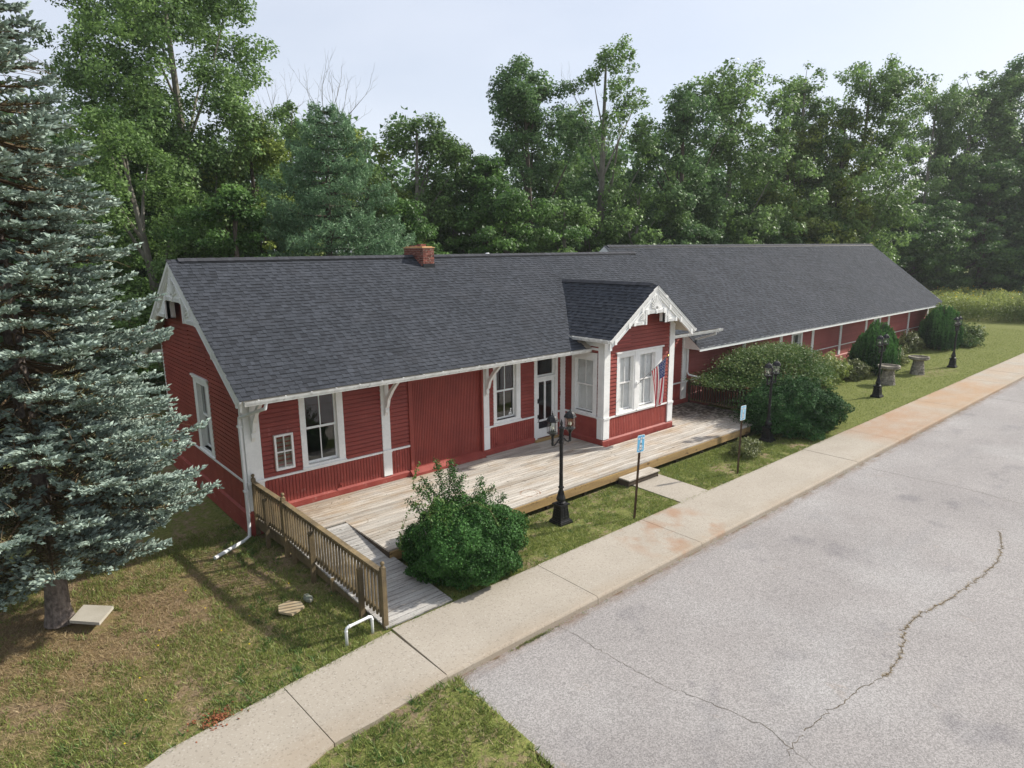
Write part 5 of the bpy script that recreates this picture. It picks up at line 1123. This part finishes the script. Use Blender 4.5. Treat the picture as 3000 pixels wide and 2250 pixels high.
def bush(name,label,cat,c,rad,n,size,m,seed,tf=None,flat=.0,stem=True,asp=.55,group=None,bump=.16,inner=.25,zmin=.03,stems=10,updark=True):
    g=np.random.default_rng(seed); t=thing(name,label,cat,(c[0],c[1],0),group); c=np.array(c,float); rad=np.array(rad,float)
    d_=g.normal(size=(n,3)); d_/=np.linalg.norm(d_,axis=1,keepdims=True)
    a=np.arctan2(d_[:,1],d_[:,0]); ph=g.random(6)*6.28
    lob=1+bump*(np.sin(3*a+ph[0]+4*d_[:,2])+.7*np.sin(5*a+ph[1]-6*d_[:,2])+.6*np.sin(9*a+ph[2]+9*d_[:,2])+.5*np.sin(14*a+ph[3]-13*d_[:,2]))*.6
    cl=fnoise(a*4.5+seed,d_[:,2]*5,3); lob=lob*(.90+.22*cl)
    dep=np.abs(g.normal(size=n))*.07; k=g.random(n)<inner; dep[k]=g.random(k.sum())*.45
    P=c+d_*rad*(lob*(1-dep))[:,None]; ok=P[:,2]>zmin+.05*g.random(n); P=P[ok];d2=d_[ok];dep=dep[ok];m_=len(P)
    Nn=d2*.7+np.array([0,0,.35])+g.normal(size=(m_,3))*.55
    T_=np.clip(.45+g.normal(size=m_)*.2+.5*(cl[ok]-.5)+(tf(P,d2) if tf else 0),0,1)
    rawmesh('foliage',leaftris(P,Nn,size*1.3,g,asp*1.25),m_,3,m,t,T_)
    if stem:
        b=MB()
        for i in range(stems):
            a_=i*2.4; q=c+np.array([math.cos(a_)*rad[0]*.55,math.sin(a_)*rad[1]*.55,rad[2]*.2]); b.tube([(c[0]+.1*math.cos(a_),c[1]+.1*math.sin(a_),-.05),tuple((q+c)/2+[0,0,-.1]),tuple(q)],[.03,.02,.01],5)
        b.build('stem',twig,t)
    return t,g
def sprigs(t,lst,m,size,g,per=70,name='sprig',wd=.10,tb=.6):
    b=MB();P=[];N_=[];T_=[]
    for pts in lst:
        pts=[np.array(p,float) for p in pts]; b.tube(pts,[.010]+[.006]*(len(pts)-2)+[.003],4)
        for i in range(len(pts)-1):
            L_=np.linalg.norm(pts[i+1]-pts[i]); k=max(4,int(per*L_)); u_=g.random(k)[:,None]; w_=wd*(1-.45*(i+u_)/(len(pts)-1)); q=pts[i]*(1-u_)+pts[i+1]*u_+g.normal(size=(k,3))*w_*.6; P.append(q); N_.append(g.normal(size=(k,3))+[0,0,.5]); T_.append(np.clip(tb+g.normal(size=k)*.2,0,1))
    P=np.vstack(P); rawmesh(name,leafquads(P,np.vstack(N_),size,g,.55),len(P),4,m,t,np.concatenate(T_)); b.build('twigs',twig,t)
# near holly bush
NC=(2.93,-5.05,.60)
t,g=bush('holly_bush','large round dark green glossy bush growing between the ramp and the sidewalk','bush',NC,(1.36,1.20,.86),64000,.044,L_box,1,tf=lambda P,d:.12*(d[:,2]>.3),inner=.22,bump=.13,stems=14)
lst=[]
for (sx,sy,sz,ex,ey,ez) in((2.75,-4.6,1.3,2.70,-4.35,2.35),(2.75,-4.6,1.3,3.0,-4.45,2.05),(2.85,-4.6,1.3,3.25,-4.6,1.95),(2.7,-4.6,1.3,2.35,-4.3,2.02),(2.6,-4.6,1.3,2.15,-4.4,1.90),(2.4,-4.5,1.2,1.95,-4.3,1.6),(3.3,-4.9,1.4,3.6,-4.8,1.85),(3.5,-4.9,1.3,3.85,-4.9,1.6),(3.1,-4.7,1.4,3.05,-4.4,2.3),(3.0,-5.2,1.4,3.3,-5.3,1.80),(2.5,-4.9,1.2,2.2,-5.0,1.72),(3.8,-5,1.1,4.1,-5.0,1.4)):
    m1=((sx+ex)/2+rnd.uniform(-.05,.05),(sy+ey)/2,(sz+ez)/2); lst.append([(sx,sy,sz),m1,(ex,ey,ez)])
sprigs(t,lst,L_box,.045,g,per=760,wd=.14)
lst=[[(2.3,-4.6,1.5),(1.95,-4.6,1.62),(1.7,-4.65,1.45),(1.5,-4.75,1.15),(1.38,-4.85,.85)],[(2.6,-4.75,1.55),(2.3,-4.9,1.75),(2.05,-5.0,1.6),(1.95,-5.2,1.2)],[(2.7,-5.1,1.45),(3.0,-5.35,1.62),(3.2,-5.6,1.45),(3.28,-5.85,1.05),(3.3,-5.98,.7)],[(2.2,-4.4,1.7),(2.1,-4.3,1.95),(2.2,-4.25,2.15),(2.35,-4.2,2.35)],[(2.4,-5.1,1.3),(2.25,-5.3,1.35),(2.2,-5.5,1.1)]]
sprigs(t,lst,L_vine,.065,g,per=75,name='vine',wd=.05)
P=np.array([2.35,-4.95,1.25])+g.normal(size=(900,3))*[.25,.2,.22]; rawmesh('vine_leaves',leafquads(P,g.normal(size=(900,3))+[-.3,-.6,.5],.055,g,.7),900,4,L_vine,t,np.clip(g.random(900),0,1))
# big yew by the second lamp
t,g=bush('yew_bush','big dark spreading yew bush around the second lamp post by the sidewalk','bush',(19.25,-4.4,.65),(1.95,1.65,1.18),62000,.075,L_yew,2,inner=.25,bump=.17,asp=.4)
P=np.array([17.6,-3.9,.6])+np.random.default_rng(4).normal(size=(7000,3))*[.34,.45,.42]; P=P[P[:,2]>0]; rawmesh('side_foliage',leafquads(P,g.normal(size=(len(P),3))+[0,0,.4],.08,g,.4),len(P),4,L_yew,t,g.random(len(P)))
sprigs(t,[[(19+1.4*math.cos(a),-4.4+1.1*math.sin(a),1.2),(19+1.8*math.cos(a),-4.4+1.4*math.sin(a),1.5+.2*math.sin(a*5))] for a in np.arange(0,6.28,.35)],L_yew,.08,g,per=200,wd=.16)
# burning bush: layered sprays above bare stems, pale and reddish on top
def tfb(P,d): return .75*np.clip(d[:,2]-.15,0,1)-.30
g=np.random.default_rng(3); t=thing('burning_bush','wide spreading shrub with reddish tipped leaves in front of the long red wall','bush',(22.0,-2.0,0)); P=[];N_=[];T_=[]; b=MB()
for i in range(400):
    a=g.random()*6.28; u_=g.random()**.5; c=np.array([21.75+3.95*u_*math.cos(a),-2.05+1.5*u_*math.sin(a),0]); top=2.72*math.sqrt(max(0,1-(u_*.88)**2.2)); z=top-abs(g.normal())*.28 if g.random()<.7 else .95+g.random()*max(.05,top-.95)
    z=max(z,.9 if c[0]>20.6 else 1.55); k=int(90+60*g.random()); w_=.28+.16*g.random(); q=np.array([c[0],c[1],z])+g.normal(size=(k,3))*[w_,w_,.075]; P.append(q); N_.append(g.normal(size=(k,3))*.5+[0,0,1]); T_.append(np.clip(.05+.8*np.clip((z-top+.5)/.5,0,1)*g.random(k)+g.normal(size=k)*.08,0,1))
    if i%4==0: b.tube([(22.2+.5*math.cos(a),-2+.4*math.sin(a),-.05),(22.2+1.6*u_*math.cos(a),-2+.9*u_*math.sin(a),.8),(c[0],c[1],z)],[.035,.025,.01],4)
P=np.vstack(P); rawmesh('foliage',leafquads(P,np.vstack(N_),.085,g,.6),len(P),4,L_burn,t,np.concatenate(T_)); b.build('stem',twig,t)
bush('low_shrub','small browning low shrub in the grass strip behind the pale sign','bush',(14.85,-5.0,.16),(.62,.45,.36),5200,.05,L_brn,4,bump=.25,stems=6)
bush('leafy_shrub','light yellow green feathery shrub between the big bush and the first weeping evergreen','bush',(28.6,-1.5,.5),(1.6,.8,.85),9000,.10,L_weed,5,bump=.3)
bush('leafy_shrub','low dull green shrub at the foot of the long red wall beside the feathery one','bush',(31.0,-1.9,.35),(.9,.7,.6),5000,.09,L_brn,6,bump=.25)
bush('leafy_shrub','sprawling brownish shrub between the farther bird bath and the building','bush',(37.3,-1.5,.4),(1.2,.8,.55),5000,.10,L_brn,7,bump=.3)
bush('leafy_shrub','ragged shrub against the wall left of the second weeping evergreen','bush',(43.0,-.7,.4),(1.2,.55,.8),5000,.11,L_brn,8,bump=.3)
bush('flowering_shrub','rounded shrub with pale tips right of the second weeping evergreen','bush',(48.9,-2.0,.45),(1.6,1.3,.95),8500,.12,L_burn,9,bump=.25,tf=lambda P,d:.3*d[:,0])
bush('vine_on_corner','green climber growing up at the far corner of the long building','climber',(47.6,-1.0,1.6),(1.2,.6,1.2),5000,.12,L_weed,10,bump=.3)
bush('leafy_shrub','pale leaved sapling rising from the weeds at the right','bush',(71.5,-2.2,1.6),(1.5,1.5,2.1),5200,.18,L_cot2,11,bump=.3)
bush('leafy_shrub','low grass green shrub beyond the end of the wooden deck railing','bush',(20.6,-1.9,.3),(1.0,.6,.45),3000,.09,L_weed,12,bump=.3)
# weeping evergreens
def weeper(x,y,H,r,label,seed):
    g=np.random.default_rng(seed); t=thing('weeping_evergreen',label,'tree',(x,y,0),'weeping evergreens on the lawn'); P=[];V=[];T_=[];b=MB(); b.tube([(x,y,-.05),(x+.1,y,H*.5),(x,y,H*.93)],[.09,.07,.04],6)
    for i in range(520):
        a=g.random()*6.28; rr=r*(g.random()**.45)*(.78+.22*math.sin(3*a+seed)+.12*math.sin(7*a)+.16*g.normal()); z0=H*(1-.34*(rr/r)**2.2)*(.86+.09*math.sin(2*a+seed)+.05*math.sin(5*a)+.12*g.random()); z1=.12+max(0,.55*g.random()) if rr>r*.35 else H*.45
        n=int((z0-z1)/.05); 
        if n<3: continue
        u_=np.linspace(0,1,n); sw=g.normal(size=2)*.06
        px=x+math.cos(a)*rr*(1+.10*u_)+sw[0]*u_; py=y+math.sin(a)*rr*(1+.10*u_)+sw[1]*u_; pz=z0-(z0-z1)*u_
        q=np.stack([px,py,pz],1); q=np.repeat(q,3,0)+g.normal(size=(3*n,3))*[.03,.03,.02]
        P.append(q); T_.append(np.clip(.25+.75*(1-np.repeat(u_,3))**2+g.normal(size=3*n)*.2+.2*g.normal(),0,1))
        if i%9==0: b.tube([(x,y,z0*.82),(x+math.cos(a)*rr*.6,y+math.sin(a)*rr*.6,z0*1.01),(px[0],py[0],pz[0])],[.03,.02,.01],4)
    P=np.vstack(P);T_=np.concatenate(T_);n=len(P); ang=g.random(n)*6.28; w_=np.stack([np.cos(ang),np.sin(ang),np.zeros(n)],1)*.030; L_=np.array([0,0,-.11])+g.normal(size=(n,3))*.018
    Vq=np.stack([P,P+L_*.5+w_,P+L_,P+L_*.5-w_],1).reshape(-1,3); rawmesh('foliage',Vq,n,4,L_weep,t,T_); b.build('trunk',trunkm,t)
weeper(33.5,-2.1,2.75,1.12,'nearer weeping evergreen with drooping shaggy branches behind the third lamp post',21)
weeper(45.6,-1.7,2.85,1.18,'farther weeping evergreen at the far end of the long red wall',22)
# ---- blue spruce
g=np.random.default_rng(12); SX,SY=-4.2,-1.35
t=thing('blue_spruce','tall blue spruce with pale blue green needles and layered branches left of the building','tree',(SX,SY,-.1))
b=MB(); b.tube([(SX,SY,-.12),(SX,SY,.15),(SX+.02,SY,.6),(SX,SY,1.4),(SX,SY,6),(SX,SY,13.2)],[.27,.215,.195,.19,.13,.02],14); b.build('trunk',sprbark,t)
b=MB(); P=[];D_=[];T_=[];P2=[];D2=[];T2=[]
prof=lambda z:np.interp(z,[.7,1.3,2.2,3.2,4.2,5.4,6.6,8,9.2,9.9,10.7,12,13.2],[.9,1.75,2.75,2.98,2.6,2.3,2.1,1.75,1.45,1.15,.9,.55,.1])
z=1.42
while z<13:
    nb=11 if z<9 else 7; a0=g.random()*6.28; dz=.21+.12*g.random()
    for k in range(nb):
        a=a0+k*2*math.pi/nb+g.normal()*.16; zz=z+g.normal()*.06; L_=max(.2,prof(zz)*(.84+.24*g.random())); 
        L_*=(1.0 if g.random()<.75 else .8); d_=np.array([math.cos(a),math.sin(a),0]); s_=np.array([-d_[1],d_[0],0]); dro=.30+.14*g.random(); up=.62*max(0,(zz-8.5)/4)+.04
        B_=lambda u:np.array([SX,SY,zz])+d_*L_*u+np.array([0,0,L_*(-dro*u+.26*u*u*u+up*u)])
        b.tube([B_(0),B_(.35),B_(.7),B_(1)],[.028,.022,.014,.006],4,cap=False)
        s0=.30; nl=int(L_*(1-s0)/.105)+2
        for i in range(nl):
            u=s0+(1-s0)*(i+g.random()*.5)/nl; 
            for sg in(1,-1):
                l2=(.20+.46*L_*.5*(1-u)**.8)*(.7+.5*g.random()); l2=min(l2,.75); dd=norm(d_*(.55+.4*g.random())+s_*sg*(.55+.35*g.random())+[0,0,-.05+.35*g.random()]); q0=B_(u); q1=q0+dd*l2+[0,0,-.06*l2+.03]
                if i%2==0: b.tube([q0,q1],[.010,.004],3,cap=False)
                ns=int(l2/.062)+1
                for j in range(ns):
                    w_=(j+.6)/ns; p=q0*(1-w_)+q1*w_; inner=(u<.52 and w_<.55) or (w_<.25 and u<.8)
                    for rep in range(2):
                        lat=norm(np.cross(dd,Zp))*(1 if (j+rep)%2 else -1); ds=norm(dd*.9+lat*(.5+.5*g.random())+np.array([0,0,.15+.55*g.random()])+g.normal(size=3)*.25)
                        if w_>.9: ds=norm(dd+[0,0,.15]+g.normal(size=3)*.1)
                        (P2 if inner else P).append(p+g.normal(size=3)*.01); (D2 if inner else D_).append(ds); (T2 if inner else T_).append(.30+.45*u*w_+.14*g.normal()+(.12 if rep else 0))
        for j in range(5): P.append(B_(.90+.02*j)); D_.append(norm(d_+s_*g.normal()*.5+[0,0,.25])); T_.append(.75)
    z+=dz
b.build('branch_framework',twig,t)
def shoots(name,P,D,T,m,L0,W0):
    P=np.array(P);D=np.array(D);n=len(P); L_=(L0*(.75+.5*g.random(n)))[:,None]; ww=(W0*(.8+.4*g.random(n)))[:,None]
    r_=g.normal(size=(n,3)); u=np.cross(D,r_);u/=np.linalg.norm(u,axis=1,keepdims=True);v=np.cross(D,u)
    A=P;Bq=P+D*L_; mid=P+D*L_*.42; ring=[mid+u*ww,mid-u*ww*.5+v*ww*.87,mid-u*ww*.5-v*ww*.87]; tris=[]
    for k in range(3): tris.append(np.stack([A,ring[k],ring[(k+1)%3]],1)); tris.append(np.stack([Bq,ring[(k+1)%3],ring[k]],1))
    V=np.stack(tris,1).reshape(-1,3); TT=np.repeat(np.clip(T,0,1),6); return rawmesh(name,V,6*n,3,m,t,np.clip(TT,0,1))
print('SPRUCE shoots',len(P),len(P2))
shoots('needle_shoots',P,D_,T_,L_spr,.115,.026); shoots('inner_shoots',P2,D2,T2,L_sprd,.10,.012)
# hanging dead twigs in the interior
b=MB()
for i in range(700):
    z=1.2+9.5*g.random(); a=g.random()*6.28; r0=prof(z)*(.25+.5*g.random()); p=np.array([SX+r0*math.cos(a),SY+r0*math.sin(a),z]); d_=norm([math.cos(a)+g.normal()*.7,math.sin(a)+g.normal()*.7,-.15]); b.tube([p,p+d_*.35,p+d_*.6+[0,0,-.08]],[.006,.005,.003],3,cap=False)
b.build('dead_twigs',twig,t,kind='stuff')
# ---- grass
g=np.random.default_rng(31)
def onwalk(x,y):
    w1_=(x>.36)&(y<-6.04)&(y>-7.9); wb=-6.12+.117*(x-.41); wf=-7.87+.10*(x-.5)-.02; w2_=(x<=.45)&(x>-3.9)&(y<wb)&(y>wf-(.35*np.clip((-1.7-x)/2.2,0,1)))
    rd=(y<-7.86)&(x>.62-.05*(-7.9-y)); dk=(y>-3.93)&(x>1.64)&(x<18.66)&(y<0); rp=(x>.08+.051*(-y))&(x<1.88)&(y<.1)&(y>-5.98); bl=(y>-.09)&(x>-.1)&(x<48)&(y<9.1); pd=(x>9.66)&(x<11.08)&(y>-6.05)&(y<-3.95); st=(x>9.45)&(x<10.95)&(y>-4.35)&(y<-3.9)
    sl_=(np.abs(x+3.7)+np.abs(y+1.75)<.55)
    return w1_|w2_|rd|dk|rp|bl|pd|st|sl_
def blades(name,n,box,hmin,hmax,wd,m,dens,parent,lay=.5,tb=.5,tuft=1,spread=.03):
    x=g.uniform(box[0],box[1],n);y=g.uniform(box[2],box[3],n); p=dens(x,y); ok=g.random(n)<p; x=x[ok];y=y[ok]
    if tuft>1: x=np.repeat(x,tuft)+g.normal(size=len(x)*tuft)*spread; y=np.repeat(y,tuft)+g.normal(size=len(y)*tuft)*spread
    ok=~onwalk(x,y); x=x[ok];y=y[ok]; n=len(x); z=ground_h(x,y); a=g.random(n)*6.28; h=g.uniform(hmin,hmax,n); w_=wd*(.7+.6*g.random(n)); ln=h*lay*(.4+g.random(n)); b_=g.random(n)*6.28
    B0=np.stack([x-np.cos(a)*w_,y-np.sin(a)*w_,z-.01],1);B1=np.stack([x+np.cos(a)*w_,y+np.sin(a)*w_,z-.01],1);Tp=np.stack([x+np.cos(b_)*ln,y+np.sin(b_)*ln,z+h],1)
    V=np.stack([B0,B1,Tp],1).reshape(-1,3); tt=np.clip(tb+g.normal(size=n)*.22,0,1); o=rawmesh(name,V,n,3,m,parent,tt,kind='stuff'); return o
gd=lambda x,y:np.clip((green_f(x,y)+ 1.5*(fnoise(x*3.1,y*3.1,3)-.5)-.34)*2.6,0.02,1)
o=blades('lawn_grass',190000,(-9,.6,-12.2,1.2),.03,.095,.0095,L_grass,gd,None,lay=.9); o['label']='patchy green lawn grass'
blades('lawn_grass_strip',65000,(1.6,19.4,-6.15,-3.9),.03,.08,.0095,L_grass,gd,o,lay=.9)
blades('lawn_grass_far',80000,(17,62,-6.1,-.2),.02,.055,.010,L_grass,lambda x,y:gd(x,y)*np.clip(1.4-(x-17)/50,.3,1),o,lay=.9)
blades('dry_grass',260000,(-10,.6,-12,1.5),.02,.07,.007,L_dry,lambda x,y:np.clip(.16+.75*np.clip(1.3-np.hypot(x+4.2,y+2.2)/4,0,1),0,1),o,lay=2.0)
blades('dry_grass_strip',16000,(1.6,19.4,-6.15,-3.9),.015,.05,.005,L_dry,lambda x,y:x*0+.35,o,lay=1.8)
blades('broad_weeds',6500,(-9,1.2,-12.2,1.0),.03,.11,.012,L_vine,lambda x,y:np.clip((fnoise(x*1.1+3,y*1.1+8,3)-.50)*5,0,.8)*(np.hypot(x+4.2,y+2.2)>3.2),o,lay=1.3,tuft=12,spread=.035,tb=.3)
blades('broad_weeds_strip',700,(1.6,19.4,-6.1,-3.95),.03,.08,.010,L_vine,lambda x,y:np.clip((fnoise(x*1.3+3,y*1.3+8,3)-.50)*5,0,.8),o,lay=1.3,tuft=10,spread=.035,tb=.3)
# grass fringe creeping over the walk edges and in the kerb and cracks
n=5200; x=g.uniform(-3.6,60,n); e=np.where(x<.4,-6.12+.117*(x-.41),-6.05+.002*x); y=e+g.normal(size=n)*.035; yy=y; h=g.uniform(.02,.06,n); V=np.stack([np.stack([x-.006,yy,x*0-.01],1),np.stack([x+.006,yy,x*0-.01],1),np.stack([x+g.normal(size=n)*.03,yy-.03+g.normal(size=n)*.03,h],1)],1).reshape(-1,3); rawmesh('edge_grass',V,n,3,L_grass,o,g.random(n),kind='stuff')
q=cr1[g.integers(0,len(cr1),1900)]; sel=(fnoise(q[:,0]*1.5,q[:,1]*0+2,2)>.45)&(q[:,0]>6); q=q[sel]; n=len(q); x=q[:,0]+g.normal(size=n)*.014;y=q[:,1]+g.normal(size=n)*.014; V=np.stack([np.stack([x-.007,y,x*0-.14],1),np.stack([x+.007,y,x*0-.14],1),np.stack([x+g.normal(size=n)*.03,y+g.normal(size=n)*.03,x*0-.14+g.uniform(.012,.035,n)],1)],1).reshape(-1,3); rawmesh('crack_weeds',V,n,3,L_dry,o,g.random(n)*.6,kind='stuff')
x=np.concatenate([g.normal(2.4,.25,500),g.uniform(.6,30,900)]); n=len(x); y=-7.865-np.abs(g.normal(size=n))*.03; V=np.stack([np.stack([x-.012,y,x*0-.14],1),np.stack([x+.012,y,x*0-.14],1),np.stack([x+g.normal(size=n)*.03,y-.01+g.normal(size=n)*.02,x*0-.14+g.uniform(.01,.03,n)],1)],1).reshape(-1,3); rawmesh('kerb_debris',V,n,3,L_brn,o,.3+.6*g.random(n),kind='stuff')
b=MB()
for i in range(26):
    x=g.uniform(-8,.2);y=g.uniform(-8,-1); 
    if not bool(onwalk(np.array([x]),np.array([y]))[0]): z=float(ground_h(x,y)); b.box((x,y,z+.05),(.022,.022,.008),Rz(g.random()*3))
b.build('dandelions',L_yf,o,kind='stuff')
b=MB()
for i in range(170):
    a=g.random()*6.28;r_=.19*abs(g.normal()); x=-2.75+r_*math.cos(a);y=-6.35+r_*math.sin(a)*.7; b.box((x,y,-.005+.02*g.random()),(.03,.02,.012),Rz(g.random()*3)@Rx(g.random()))
b.build('reddish_crumbs',mat('reddish_crumb',(.24,.085,.04),rough=.95),o,kind='stuff')
b=MB()
for i in range(240):
    x=g.uniform(.5,18.4);y=g.uniform(-3.85,-.15)
    if fnoise(x*1.1,y*1.1,2)<.5: continue
    b.box((x,y,.383),(g.uniform(.02,.10),.008,.006),Rz(g.random()*3))
b.build('twig_litter',leafdeb,deck,kind='stuff')

# ---- thin summer haze
hb=MB(); hb.bb((-120,-70,-1.4),(190,140,27.5)); hz=hb.build('haze',[] ,None); hz['kind']='stuff'
hm=bpy.data.materials.new('haze_air'); hm.use_nodes=True; N=hm.node_tree.nodes; N.remove(N['Principled BSDF']); pv=N.new('ShaderNodeVolumePrincipled'); pv.inputs['Color'].default_value=(.93,.96,1,1); pv.inputs['Density'].default_value=.00038; pv.inputs['Anisotropy'].default_value=.2
hm.node_tree.links.new(pv.outputs[0],N['Material Output'].inputs['Volume']); hz.data.materials.append(hm)
print('TRIS',sum(sum(len(p.vertices)-2 for p in o.data.polygons) if len(o.data.polygons)<3000 else len(o.data.loops)-2*len(o.data.polygons) for o in bpy.data.objects if o.type=='MESH'))
